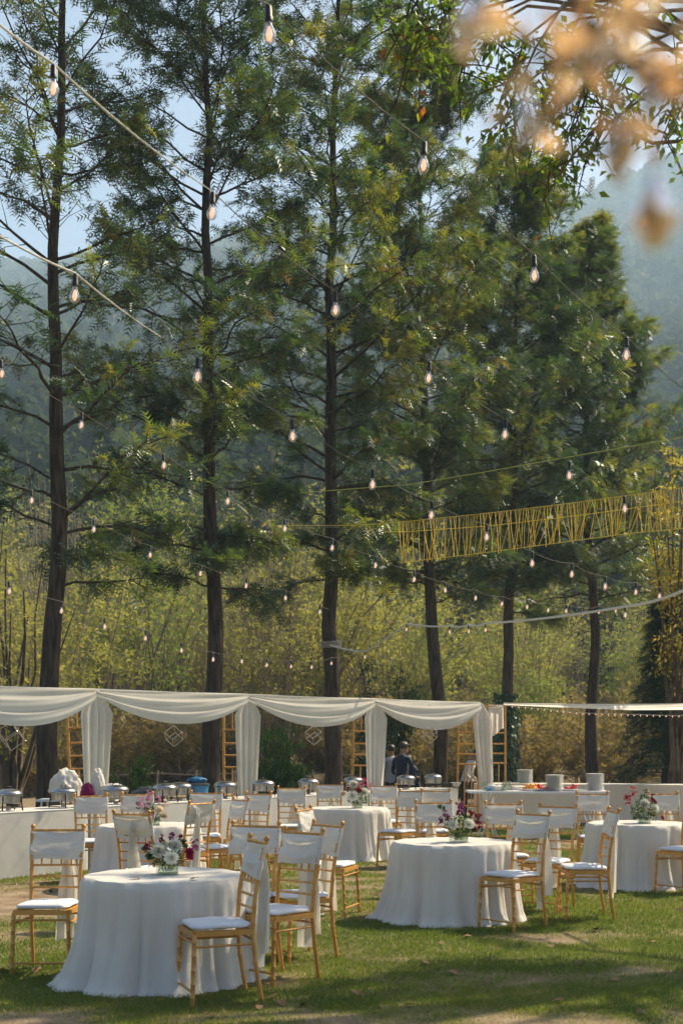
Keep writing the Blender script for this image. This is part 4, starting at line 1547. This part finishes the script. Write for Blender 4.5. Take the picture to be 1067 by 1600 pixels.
tray('tray of orange fruit on the folding table', 828, 22.3, 'orange_fruit', 15, 1)
tray('tray of orange fruit beside the nearest plate stack', 841, 22.55, 'orange_fruit', 13, 5)
tray('tray of red fruit left of the nearest plate stack', 851, 22.35, 'red_fruit', 13, 2)
tray('tray of red fruit right of the nearest plate stack', 892, 22.25, 'red_fruit', 15, 3)
lump('napkin_pile', 'crumpled white napkins at the left of the folding table', 'napkins', ((772 - 533.5) * 22.3 / FPX, 22.3, zt), (.15, .12, .075), 31, 'cloth', .4)
lump('napkin_pile', 'folded white napkins behind the orange fruit', 'napkins', ((812 - 533.5) * 22.55 / FPX, 22.6, zt), (.26, .1, .05), 33, 'cloth', .2)
for k, (px, yy_, lab) in enumerate([(788, 22.2, 'clear glass jug on the folding table beside the napkins'), (794, 22.45, 'clear glass jug behind another jug on the folding table'), (757, 22.4, 'clear glass jug left of the crumpled napkins')]):
    j = thing('glass_jug', lab, 'jug', ((px - 533.5) * yy_ / FPX, yy_, zt), k)
    obj('body', MB().lathe([(.045, .0), (.05, .004), (.052, .05), (.043, .12), (.046, .16), (.043, .16), (.040, .12), (.047, .05), (.02, .008)], 18).mesh('body', M['vase']), j)
    obj('handle', MB().tube([(.045, 0, .14), (.085, 0, .13), (.09, 0, .07), (.05, 0, .045)], .006, 6).mesh('handle', M['vase']), j)
for k, (px, mat) in enumerate([(765, 'blue'), (700, 'dark_lid'), (712, 'plastic')]):
    yy_ = [22.15, 24.6, 24.9][k]
    lab = ['small blue box on the folding table by the napkins', 'dark serving bowl on the buffet near the fourth drape column', 'white bowl on the buffet beside the dark bowl'][k]
    tag(obj(['snack_box', 'serving_bowl', 'serving_bowl'][k], MB().lathe([(.05, 0), (.06, .002), (.10, .07), (.105, .075), (.09, .072), (.05, .012), (.01, .01)] if k else [(.05, 0), (.052, .002), (.05, .05), (.03, .055), (.005, .056)], 16 if k else 6).mesh('bowl', M[mat]), loc=((px - 533.5) * yy_ / FPX, yy_, (zt if k == 0 else BH + .006))), lab, 'box' if k == 0 else 'bowl')

# ------------------------------------------------------------------ drapes
DC0, DDX, DDY = Vector((-3.85, 20.0, 0)), 2.22, 2.03
dcol = lambda i: Vector((DC0.x + DDX * i, DC0.y + DDY * i, 0))
DU = Vector((DDX, DDY, 0)).normalized()
DN = Vector((DU.y, -DU.x, 0))
DT = 2.47


def drape_panel(i, label, seed, skew=0.0):
    r = random.Random(seed)
    ph = r.uniform(0, 6)
    c = dcol(i)
    o_ = tag(obj('column_drape', None, loc=(c.x, c.y, 0)), label, 'drape', 'gathered drape columns')

    def fn(u, v):
        w = .04 + .25 * min(1, v * 6.5) ** .85 - .12 * max(0, v - .15) / .85
        s = (u - .5) * 2 * w + skew * v
        fold = (.030 * math.sin(u * 26 + ph + .6 * v) + .014 * math.sin(u * 57 + 2 * ph)) * min(1, v * 5 + .15)
        q = DU * s + DN * (.05 + fold)
        return (q.x, q.y, DT - .01 - v * (DT - .28))
    obj('gathered_cloth', MB().grid(72, 26, fn).mesh('gathered_cloth', M['drape']), o_)


def swag(i, label, seed):
    a, b2 = dcol(i), dcol(i + 1)
    r = random.Random(seed)
    ph = r.uniform(0, 6)
    o_ = tag(obj('drape_swag', None, loc=(a.x, a.y, 0)), label, 'drape', 'drape swags between the columns')
    L = (b2 - a).length
    sag0 = r.uniform(.44, .56)
    asy = r.uniform(.82, 1.22)

    def fn(u, v):
        ua = u ** asy
        cat = (4 * ua * (1 - ua)) ** .75
        top = DT + .02 - .015 * math.sin(u * math.pi) - .05 * (1 - min(1, 14 * min(u, 1 - u))) * v
        sg = .07 + sag0 * cat
        z = top - v * sg
        belly = .10 * cat * math.sin(v * math.pi * .8) + .04 * v
        fold = (.020 * math.sin(v * 15 + ph + 1.3 * math.sin(u * 3)) + .010 * math.sin(v * 33 + u * 5 + ph)) * (.35 + .65 * cat)
        q = DU * (L * u) + DN * (.03 + belly + fold)
        return (q.x, q.y, z + .010 * math.sin(v * 18 + ph) * cat)
    obj('swag_cloth', MB().grid(64, 34, fn).mesh('swag_cloth', M['drape']), o_)
    pole = MB().tube([(0, 0, DT - .01), tuple((b2 - a) + Vector((0, 0, DT - .01)))], .02, 8)
    obj('pole', pole.mesh('pole', M['rope']), o_)


for i, lab in [(0, 'gathered white drape column at the left, beside the leftmost trunk'), (1, 'second gathered white drape column from the left'), (2, 'gathered white drape column left of the man in navy'), (3, 'slanting white drape column at the corner by the plate stacks')]:
    drape_panel(i, lab, 80 + i, -.02 if i < 3 else .20)
for i, lab in [(-1, 'white drape swag cut by the left edge'), (0, 'white drape swag between first and second drape columns'), (1, 'white drape swag crossing the pale-wrapped trunk'), (2, 'white drape swag above the man in navy')]:
    swag(i, lab, 90 + i)

# bamboo stands behind the drape columns
def stand_proto(cloth):
    s = obj('bamboo_stand', None)
    W, Hh = .44, 2.5
    for x in (0, W):
        obj('post', MB().tube([(x, 0, 0), (x, 0, Hh * .33), (x, 0, Hh * .66), (x, 0, Hh)], [.026, .024, .023, .021], 8).mesh('post', M['gold']), s)
    for z in (.35, 1.22, 1.43, 1.64, Hh - .62, Hh - .04):
        obj('rung', MB().tube([(-.03, 0, z), (W + .03, 0, z)], .017, 7).mesh('rung', M['gold']), s)
    for x in (W * .34, W * .67):
        obj('baluster', MB().tube([(x, 0, .35), (x, 0, 1.22)], .014, 7).mesh('baluster', M['gold']), s)
        obj('slat', MB().tube([(x, 0, Hh - .62), (x, 0, Hh - .04)], .013, 7).mesh('slat', M['gold']), s)
    return s


sp = stand_proto(False)
SP = [(114, 20.5, -.04, 'gilded bamboo stand behind the leftmost drape column'), (350, 22.5, .0, 'gilded bamboo stand behind the second drape column'), (549, 24.6, .02, 'gilded bamboo stand left of the man in navy'), (713, 26.5, .02, 'gilded bamboo stand behind the slanting corner drape'), (758, 27.9, 0, 'gilded bamboo ladder stand with a white cloth over its top')]
for k, (px, d, tl, lab) in enumerate(SP):
    c = sp if k == 0 else copy_tree(sp)
    c.location = ((px - 533.5) * d / FPX, d, 0)
    c.rotation_euler = (0, tl, .1)
    tag(c, lab, 'stand', 'gilded bamboo stands')
k0 = ((758 - 533.5) * 27.9 / FPX, 27.9)


def hang(u, v):
    return (k0[0] + .06 + u * .33, k0[1] - .035 + .022 * math.sin(u * 17) * v + (.07 if v < .02 else 0), 2.49 - v * (.60 + .08 * math.sin(u * 5)))


tag(obj('hanging_cloth', MB().grid(26, 10, hang).mesh('hanging_cloth', M['drape'])), 'short white cloth hung over the bamboo ladder stand', 'cloth')


# long flat drape to the right, with fairy lights below
def runner(u, v):
    d = 27.6 - u * 6.0
    px = 786 + u * 400
    q = P(px, 1098 - 3 * u, d)
    sg = .16 * math.sin(math.pi * u) ** .9
    return (q.x, q.y - .05 * math.sin(v * 3) - .012 * math.sin(v * 12 + u * 9), q.z - .25 * sg - v * (.045 + .075 * min(1, u * 2.0)))


tag(obj('drape_runner', MB().grid(60, 9, runner).mesh('drape_runner', M['drape'])), 'long flat white drape stretched to the right edge', 'drape')
fs_ = thing('fairy_lights', 'string of tiny warm lights under the flat white drape', 'lights', P(790, 1102, 27.5))
org = P(790, 1102, 27.5)
path = []
for u in np.linspace(0, 1, 41):
    d = 27.5 - u * 6
    path.append(P(790 + u * 400, np.interp(u, [0, .3, .65, 1], [1102, 1114, 1118, 1116]), d) - org)
obj('cable', MB().tube(path, .006, 5).mesh('cable', M['rope']), fs_)
bmh = MB().lathe([(.003, -.035), (.014, -.026), (.016, -.014), (.008, 0), (.003, .008)], 8).mesh('tiny_bulb', M['filament'])
for q in path[1:]:
    obj('bulb', bmh, fs_, q - Vector((0, 0, .012))).scale = (.6, .6, .6)


# wire cube ornaments hung from the swags
def wire_cube(label, px, py, d, seed, e=.20):
    r = random.Random(seed)
    c = P(px, py, d)
    t = thing('geometric_ornament', label, 'ornament', c, 0, 'wire cube ornaments')
    rot = Matrix.Rotation(r.uniform(0, 3), 3, 'Z') @ Vector((1, 1, 1)).rotation_difference(Vector((0, 0, 1))).to_matrix()
    vs = [rot @ Vector((sx, sy, sz)) * e / 2 for sx in (-1, 1) for sy in (-1, 1) for sz in (-1, 1)]
    mb = MB()
    for i in range(8):
        for j in range(i + 1, 8):
            if bin(i ^ j).count('1') == 1:
                mb.tube([vs[i], vs[j]], .0075, 6)
    for v in vs:
        mb.lathe([(.002, -.009), (.0095, 0), (.002, .009)], 6, tuple(v))
    obj('frame', mb.mesh('frame', M['champagne']), t)
    top = max(vs, key=lambda v: v.z)
    obj('cord', MB().tube([top, (0, 0, DT - .05 - c.z)], .0025, 5).mesh('cord', M['cable']), t)


wire_cube('hanging wire cube at the left edge under the drape', 18, 1150, 19.0, 1, .25)
wire_cube('hanging wire cube left of the second trunk', 272, 1150, 21.0, 2)
wire_cube('hanging wire cube beside the pale-wrapped trunk', 490, 1149, 23.0, 3)
wire_cube('hanging wire cube above the man in navy', 671, 1148, 25.0, 4)

# ------------------------------------------------------------------ rail fence beyond the serving tables
fe = thing('wire_fence', 'low weathered rail fence beyond the lawn', 'fence', (0, 39.5, z0(0, 39.5)))
fm = noise_mat('weathered_wood', (.16, .13, .10), (.32, .27, .22), 5, .9, .4, stretch=(1, 1, 6))
for k in range(19):
    x = -10.5 + k * 1.2
    obj('post', MB().tube([(x, 0, 0), (x + random.uniform(-.05, .05), 0, .85)], [.035, .03], 7).mesh('post', fm), fe)
for z in (.30, .72):
    for k in range(9):
        xa = -10.5 + k * 2.4
        obj('rail', MB().tube([(xa - .1, .04, z + random.uniform(-.05, .05)), (xa + 1.2, .04, z + random.uniform(-.04, .04)), (xa + 2.5, .04, z + random.uniform(-.05, .05))], .022, 6).mesh('rail', fm), fe)

# ------------------------------------------------------------------ people
def person(label, X, Y, hgt, rz, shirt, bend=0.0, head_turn=0.0, arms='down', seed=0):
    """standing figure grown over a skeleton; shirt, trousers and skin by region"""
    k = hgt / 1.70
    t = thing('person', label, 'person', (X, Y, z0(X, Y)), rz)
    J, E, Rr = [], [], []

    def j(p, r, par=None):
        J.append(p)
        Rr.append(r if isinstance(r, tuple) else (r, r))
        if par is not None:
            E.append((par, len(J) - 1))
        return len(J) - 1

    def B(p):    # lean the upper body forward (-y) about the hips
        x, y, z = p
        if z <= .95:
            return p
        c, s = math.cos(bend), math.sin(bend)
        dz = z - .95
        return (x, y * c - dz * s, .95 + dz * c + y * s)
    pel = j((0, 0, .95), (.155, .105))
    bel = j(B((0, -.005, 1.08)), (.14, .10), pel)
    che = j(B((0, .005, 1.25)), (.165, .115), bel)
    shd = j(B((0, .01, 1.385)), (.13, .085), che)
    nek = j(B((0, -.0, 1.46)), .055, shd)
    nk2 = j(B((0, -.015, 1.515)), .058, nek)
    hd = j(B((0, -.02, 1.585)), (.082, .098), nk2)
    h2 = j(B((0, -.015, 1.655)), (.072, .085), hd)
    jaw = j(B((0, -.075, 1.545)), .034, nk2)
    for s in (-1, 1):
        sh = j(B((s * .175, .01, 1.37)), .062, shd)
        if arms == 'down':
            el = j(B((s * .255, .03, 1.10)), .045, sh)
            wr = j(B((s * .245, -.13, .92)), .030, el)
            dirh = Vector((0, -.75, -.65))
        else:
            el = j(B((s * .27, -.05, 1.10)), .045, sh)
            wr = j(B((s * .16, -.27, 1.03)), .030, el)
            dirh = Vector((-s * .3, -.95, .0))
        wv = Vector(J[wr])
        dirh.normalize()
        sd = dirh.cross(Vector((0, 0, 1))).normalized()
        pm = j(tuple(wv + dirh * .055), (.034, .018), wr)
        for f in range(4):
            o = sd * (f - 1.5) * .019
            k1 = j(tuple(wv + dirh * .095 + o), .010, pm)
            k2 = j(tuple(wv + dirh * (.13 + .008 * (1.5 - abs(f - 1.3))) + o + Vector((0, 0, -.01))), .009, k1)
            j(tuple(wv + dirh * .155 + o + Vector((0, 0, -.028))), .008, k2)
        t1_ = j(tuple(wv + dirh * .05 - sd * s * .035), .011, pm)
        j(tuple(wv + dirh * .085 - sd * s * .05), .009, t1_)
        hp = j((s * .09, 0, .88), .095, pel)
        kn = j((s * .10, -.01, .50), .062, hp)
        an = j((s * .105, .01, .09), .042, kn)
        ft_ = j((s * .115, -.08, .045), (.045, .035), an)
        j((s * .12, -.16, .035), (.04, .028), ft_)
    me = bpy.data.meshes.new('body')
    bm = bmesh.new()
    sk = bm.verts.layers.skin.verify()
    vsn = [bm.verts.new(tuple(c * k for c in p)) for p in J]
    for a, b2 in E:
        bm.edges.new((vsn[a], vsn[b2]))
    for v, r in zip(vsn, Rr):
        v[sk].radius = (r[0] * k, r[1] * k)
    vsn[0][sk].use_root = True
    bm.to_mesh(me)
    bm.free()
    tmp = bpy.data.objects.new('tmp', me)
    COL.objects.link(tmp)
    tmp.modifiers.new('s', 'SKIN').use_smooth_shade = True
    sb = tmp.modifiers.new('d', 'SUBSURF')
    sb.levels = sb.render_levels = 2
    dg = bpy.context.evaluated_depsgraph_get()
    me2 = bpy.data.meshes.new_from_object(tmp.evaluated_get(dg))
    bpy.data.objects.remove(tmp)
    me2.name = 'body'
    me2.materials.clear()
    for m in (M['skin'], M[shirt], M['trouser']):
        me2.materials.append(m)
    wr_ids = [Vector(J[i]) * k for i in range(len(J)) if Rr[i] == (.030, .030)]
    nkp = Vector(J[nek]) * k
    for pgn in me2.polygons:
        c = pgn.center
        up = (c - nkp)
        mi = 1
        if up.z > -.005 * k and Vector((up.x, up.y, 0)).length < .14 * k:
            mi = 0
        elif c.z < .90 * k and min((c - w).length for w in wr_ids) > .16 * k and abs(c.x) < .22 * k:
            mi = 2
        elif any((c - w).length < .17 * k and (c - w).y < -.004 for w in wr_ids):
            mi = 0
        pgn.material_index = mi
        pgn.use_smooth = True
    obj('body', me2, t)
    hc = Vector(J[hd]) * k
    tilt = Matrix.Rotation(bend, 3, 'X')

    def cap(u, v):
        a = u * 6.2832
        back = .5 + .5 * math.sin(a)
        p = v * math.pi * (.44 + .34 * back)
        q = Vector((math.sin(p) * math.cos(a) * .093, math.sin(p) * math.sin(a) * .112 + .012, .055 + math.cos(p) * .088)) * k
        q += q.normalized() * .004 * math.sin(a * 9) * math.sin(p * 5)
        return hc + tilt @ q
    obj('hair', MB().grid(24, 10, cap, True).mesh('hair', M['hair']), t)
    fc = MB()
    fc.lathe([(.004, -.022), (.016, -.016), (.012, .004), (.004, .02)], 6, tuple(hc + tilt @ (Vector((0, -.112, -.005)) * k)))
    for s in (-1, 1):
        fc.lathe([(.004, -.03), (.014, -.016), (.018, .012), (.006, .028)], 6, tuple(hc + tilt @ (Vector((s * .092, .005, 0)) * k)), .6, 1)
    obj('face', fc.mesh('face', M['skin']), t)
    ey = MB()
    for s in (-1, 1):
        ey.lathe([(.002, -.007), (.012, 0), (.002, .007)], 8, tuple(hc + tilt @ (Vector((s * .034, -.098, .02)) * k)), 1, .4)
    ey.lathe([(.002, -.004), (.022, 0), (.002, .004)], 8, tuple(hc + tilt @ (Vector((0, -.095, -.052)) * k)), 1, .4)
    obj('eyes_and_mouth', ey.mesh('eyes_and_mouth', M['hair']), t)
    return t


person('person in a navy shirt with black hair standing behind the buffet, turned away', 1.17, 25.1, 1.66, R(140), 'navy', .10, 0, 'front')
person('person in a grey shirt half hidden behind the one in navy', 1.02, 26.1, 1.60, R(205), 'grey_shirt', .05)
person('dark-haired person bending at the right of the one in navy', 1.52, 26.1, 1.42, R(-60), 'navy', .35, 0, 'front')
person('person in a pale shirt bending behind the bamboo stand at the drape corner', 2.62, 27.4, 1.55, R(70), 'pale_shirt', .45, 0, 'front')

# ------------------------------------------------------------------ string lights
bulb_me = MB().lathe([(.010, .0), (.012, -.010), (.013, -.020), (.022, -.040), (.0275, -.058), (.026, -.074), (.018, -.087), (.006, -.093), (.001, -.0935)], 16).mesh('bulb', M['bulb'])
sock_me = MB().lathe([(.004, .062), (.011, .058), (.014, .050), (.015, .012), (.017, .008), (.017, -.004), (.012, -.006)], 12).mesh('socket', M['black'])
fil_me = MB().lathe([(.002, -.022), (.007, -.030), (.0125, -.048), (.013, -.060), (.008, -.074), (.002, -.080)], 10).mesh('filament', M['filament'])


def string_light(label, pts, d0, b, pre=None, post=None, rope=None, white=False, drop=.062, ds=None):
    n = len(pts)
    dep = [d0 * (1 + b * i) for i in range(n)] if ds is None else ds
    W = [P(x, y, d) for (x, y), d in zip(pts, dep)]         # centre of each bulb
    W = [w + Vector((0, 0, .058)) for w in W]                 # its socket's lower rim
    t = thing('string_light', label, 'string lights', W[0], 0, 'festoon light strings')
    o = W[0]
    hp = [w + Vector((0, 0, drop)) for w in W]
    if pre:
        hp = [P(*q) for q in pre] + hp
    if post:
        hp = hp + [P(*q) for q in post]
    path = []
    for i in range(len(hp) - 1):
        for k in range(6):
            u = k / 6
            q = hp[i].lerp(hp[i + 1], u)
            q.z -= .03 * 4 * u * (1 - u)
            path.append(q - o)
    path.append(hp[-1] - o)
    obj('cable', MB().tube(path, .003 if not white else .019, 6).mesh('cable', M['rope' if white else 'cable']), t)
    if rope:
        obj('rope', MB().tube(path[:rope + 3], [.0058] * (rope - 2) + list(np.linspace(.0058, .003, 5)), 7).mesh('rope', M['rope']), t)
    for w in W:
        s = obj('socket', sock_me, t, w - o)
        s.rotation_euler = (random.uniform(-.06, .06), random.uniform(-.06, .06), 0)
        obj('bulb', bulb_me, s)
        obj('filament', fil_me, s)
    return t


string_light('string of bulbs on a white rope from the top left corner down to the right', [(84, 140), (332, 334), (524, 486), (670, 592), (789, 680), (889, 744), (975, 796)], 6.0, .146, pre=[(-140, -90, 5.1)], post=[(1120, 870, 12.4)], rope=10)
string_light('string of bulbs crossing the top right, nearest to the camera', [(420, 55), (662, 260), (834, 432), (978, 556), (1098, 655)], 5.0, .203, pre=[(120, -160, 4.1)], post=[(1250, 760, 10)])
string_light('string of bulbs from the left edge at mid height to the right', [(118, 463), (309, 590), (457, 683), (582, 758), (674, 806), (760, 840), (831, 881), (893, 898), (945, 917), (993, 926), (1030, 932)], 6.67, .142, pre=[(-120, 290, 5.6)], post=[(1100, 945, 17)], rope=8)
string_light('string of bulbs from the left edge to the far right over the yellow threads', [(3, 585), (128, 665), (256, 728), (356, 784), (445, 827), (519, 857), (587, 884), (647, 906), (695, 923), (743, 935), (784, 944), (823, 949), (856, 954), (884, 955), (911, 959), (935, 957), (961, 955)], 10.8, .080, pre=[(-150, 480, 9.5)], post=[(1010, 945, 26)])
string_light('short string of bulbs from the left up to the pale-wrapped trunk', [(50, 783), (147, 828), (235, 868), (314, 897), (385, 916), (446, 935), (500, 957)], 13.8, .066, pre=[(-60, 715, 12.5)], post=[(514, 950, 27.8)])
string_light('lowest string of small bulbs from the left edge to the pale-wrapped trunk', [(15, 925), (97, 955), (164, 980), (228, 998), (284, 1017), (333, 1031), (378, 1034), (417, 1040), (455, 1042), (487, 1043), (518, 1037)], 14.5, .072, pre=[(-90, 880, 13)], post=[(560, 1020, 27.5), (640, 992, 25)])
string_light('white rope with small bulbs sloping up to the right edge', [(570, 1027), (635, 984), (702, 988), (732, 987), (758, 985), (976, 962), (1046, 833)][:6], 0, 0, pre=[(516, 1008, 27.75)], post=[(1067, 923, 15.5), (1300, 880, 12)], white=True, ds=[26.8, 25.0, 23.4, 22.6, 22.0, 17.0])

# lime cord and yellow thread hanging
tag(obj('lime_cord', MB().tube([P(470, 770, 19), P(640, 757, 17.4), P(760, 737, 16.2), P(900, 712, 15), P(1067, 683, 13.6), P(1260, 640, 12.3)], .006, 6).mesh('lime_cord', M['lime_cord'])), 'thin lime-green cord sloping up to the right above the yellow threads', 'cord')
yt = thing('thread_hanging', 'long hanging of yellow threads strung between cords', 'decoration', P(620, 850, 16))
oo = P(620, 850, 16)
dd_ = lambda x: 16 - (x - 620) / 447 * 4.2
topy = lambda x: np.interp(x, [560, 620, 760, 900, 1067, 1200], [821, 816, 802, 785, 762, 738])
midy = lambda x: np.interp(x, [560, 620, 760, 900, 1067, 1200], [828, 832, 822, 806, 783, 762])
boty = lambda x: np.interp(x, [620, 770, 985, 1067, 1200], [880, 862, 833, 826, 806])
for nm, fy, x0_, x1_, mt in (('top_cord', topy, 440, 1200, 'yellow_thread'), ('middle_cord', midy, 600, 1200, 'yellow_thread'), ('bottom_cord', boty, 625, 1200, 'yellow_thread')):
    obj(nm, MB().tube([P(x, float(fy(x)), dd_(x)) - oo for x in np.linspace(x0_, x1_, 16)], .0042, 6).mesh(nm, M[mt]), yt)
rr_ = random.Random(4)
xx_ = 622.0
while xx_ < 1130:
    xb = xx_ + rr_.choice((-1, -1, -.5, .3, .8)) * rr_.uniform(0, 24)
    xb = max(xb, 628)
    xm = xx_ * .55 + xb * .45 + rr_.uniform(-2, 2)
    q0, q1_, q2_ = P(xx_, float(topy(xx_)), dd_(xx_)), P(xm, float(topy(xm)) * .5 + float(boty(xm)) * .5, dd_(xm) + rr_.uniform(-.07, .07)), P(xb, float(boty(xb)) + rr_.choice((0, 0, 0, 4)), dd_(xb))
    obj('thread', MB().tube([q0 - oo, q1_ - oo, q2_ - oo], .0037, 4).mesh('thread', M['yellow_thread']), yt)
    xx_ += rr_.uniform(2.0, 4.6)

# wraps round the third trunk
def wrap(label, z, mat, r, turns, rad):
    X_, Y_ = (516 - 533.5) * 28 / FPX, 28.0
    pts_ = []
    for k in range(turns * 20 + 1):
        a = k / 20 * 6.2832
        pts_.append((X_ + .02 + math.cos(a) * rad, Y_ + math.sin(a) * rad, z + k / 20 * r * 1.9 + .03 * math.sin(a)))
    tag(obj('trunk_wrap', MB().tube(pts_, r, 6).mesh('trunk_wrap', M[mat])), label, 'rope', 'ropes tied round the trunk')


wrap('pale rope wound round the trunk where the strings meet', EYE + (HOR - 1012) * .014, 'old_rope', .026, 3, .205)
wrap('thin pale cord round the trunk above the rope wrap', EYE + (HOR - 900) * .014, 'old_rope', .011, 1, .195)
wrap('thin pale cord round the trunk, uppermost of the ties', EYE + (HOR - 825) * .014, 'old_rope', .011, 1, .19)

# ------------------------------------------------------------------ dried-leaf garland with crystal drops close overhead
gm_leaf = leaf_mat('dried_peach_leaf', [(0, (.40, .25, .14)), (.5, (.58, .43, .29)), (1, (.72, .62, .48))], .45, .05, .3, (.95, .82, .6))
gar = thing('leaf_garland', 'blurred garland of dried peach leaves close overhead at the top right', 'garland', P(960, 60, 0.595))
og = P(960, 60, 0.595)
mb = MB()
twigs = [[(1120, -30, .63), (1000, 95, 0.602), (860, 100, 0.595), (780, 30, 0.588), (730, -30, 0.588)], [(1120, 130, .63), (1030, 120, 0.602), (985, 230, 0.595), (880, 235, 0.595)], [(860, -60, 0.595), (930, 60, 0.602), (1040, 160, 0.609), (1100, 150, 0.616)], [(960, -40, 0.602), (900, 150, 0.602), (800, 240, 0.595)]]
for tw in twigs:
    mb.tube([P(*q) - og for q in tw], [.0026, .0022, .002, .0016, .0012][:len(tw)], 6)
obj('stem', mb.mesh('stem', M['twig']), gar)
g = np.random.default_rng(23)
pos, sc_ = [], []
for (cx, cy, sx, sy, n) in [(1000, 30, 75, 45, 24), (880, 45, 75, 40, 17), (790, 15, 50, 25, 8), (960, 105, 60, 30, 12), (860, 135, 40, 30, 7), (820, 200, 40, 20, 6), (1040, 130, 30, 40, 10), (985, 200, 25, 30, 8), (745, 40, 18, 25, 4)]:
    for k in range(n):
        pos.append(np.array(P(g.normal(cx, sx * .6), g.normal(cy, sy * .6), 0.602 + g.normal() * .02)) - np.array(og))
        sc_.append(g.uniform(.010, .020))
pos, sc_ = np.array(pos), np.array(sc_)
V, Fq = place_leaves(*simple_leaf(.7, .12, .3), pos, rand_dirs(g, len(pos)) + np.array([0, 0, -.4]), rand_dirs(g, len(pos)), sc_)
obj('leaves', np_mesh('leaves', V, Fq, gm_leaf, np.repeat(g.uniform(0, 1, len(pos)), 5)), gar)
M['crystal'] = plain('amber_crystal', (.80, .50, .26), .04, 0, .80, ior=1.5)


def crystal(label, px, py, d, w, h, seed, cord_to):
    c = P(px, py, d)
    w, h = w * .7, h * .7
    t = thing('crystal_drop', label, 'crystal', c, seed * .7, 'crystal drops hanging from the garland')
    n = 8
    pr = [(.04, .5), (.22, .40), (.62, .12), (1.0, -.14), (0.602, -.32), (.45, -.45), (.05, -.5)]
    obj('drop', MB().lathe([(r * w / 2, z * h) for r, z in pr], n).mesh('drop', M['crystal'], False), t)
    bead = obj('bead', MB().lathe([(.0006, -.004), (.003, -.0025), (.004, 0), (.003, .0025), (.0006, .004)], 8, (0, 0, h / 2 + .006)).mesh('bead', M['crystal'], False), t)
    q = P(*cord_to, d) - c
    obj('thread', MB().tube([(0, 0, h / 2), (q.x, q.y, max(q.z, h))], .0005, 5).mesh('thread', M['cable']), t)


crystal('large amber crystal drop, lowest at the right', 1022, 325, 0.602, .034, .056, 1, (1022, 150))
crystal('slim amber crystal drop left of the large one', 966, 232, 0.609, .021, .050, 2, (970, 120))
crystal('bright round crystal beside the garland stem', 1012, 152, 0.595, .013, .016, 3, (1012, 90))
crystal('pale crystal drop hanging over the leafy bough', 822, 175, 0.588, .014, .034, 4, (822, 90))
crystal('pale crystal at the left end of the garland', 736, 28, 0.588, .022, .032, 5, (736, -20))

# ------------------------------------------------------------------ the hazy air
hz = bpy.data.materials.new('haze')
hz.use_nodes = True
hn, hl = hz.node_tree.nodes, hz.node_tree.links
hn.remove(hn['Principled BSDF'])
pv = hn.new('ShaderNodeVolumePrincipled')
pv.inputs['Color'].default_value = (.58, .80, 1.0, 1)
pv.inputs['Density'].default_value = .00058
pv.inputs['Anisotropy'].default_value = .1
hl.new(pv.outputs[0], hn['Material Output'].inputs['Volume'])
hb_ = obj('haze', MB().box((0, 930, 330), (4600, 2040, 680)).mesh('haze', hz, False))
hb_['kind'] = 'stuff'
tag(hb_, 'pale blue haze in the air over the hills', 'haze')
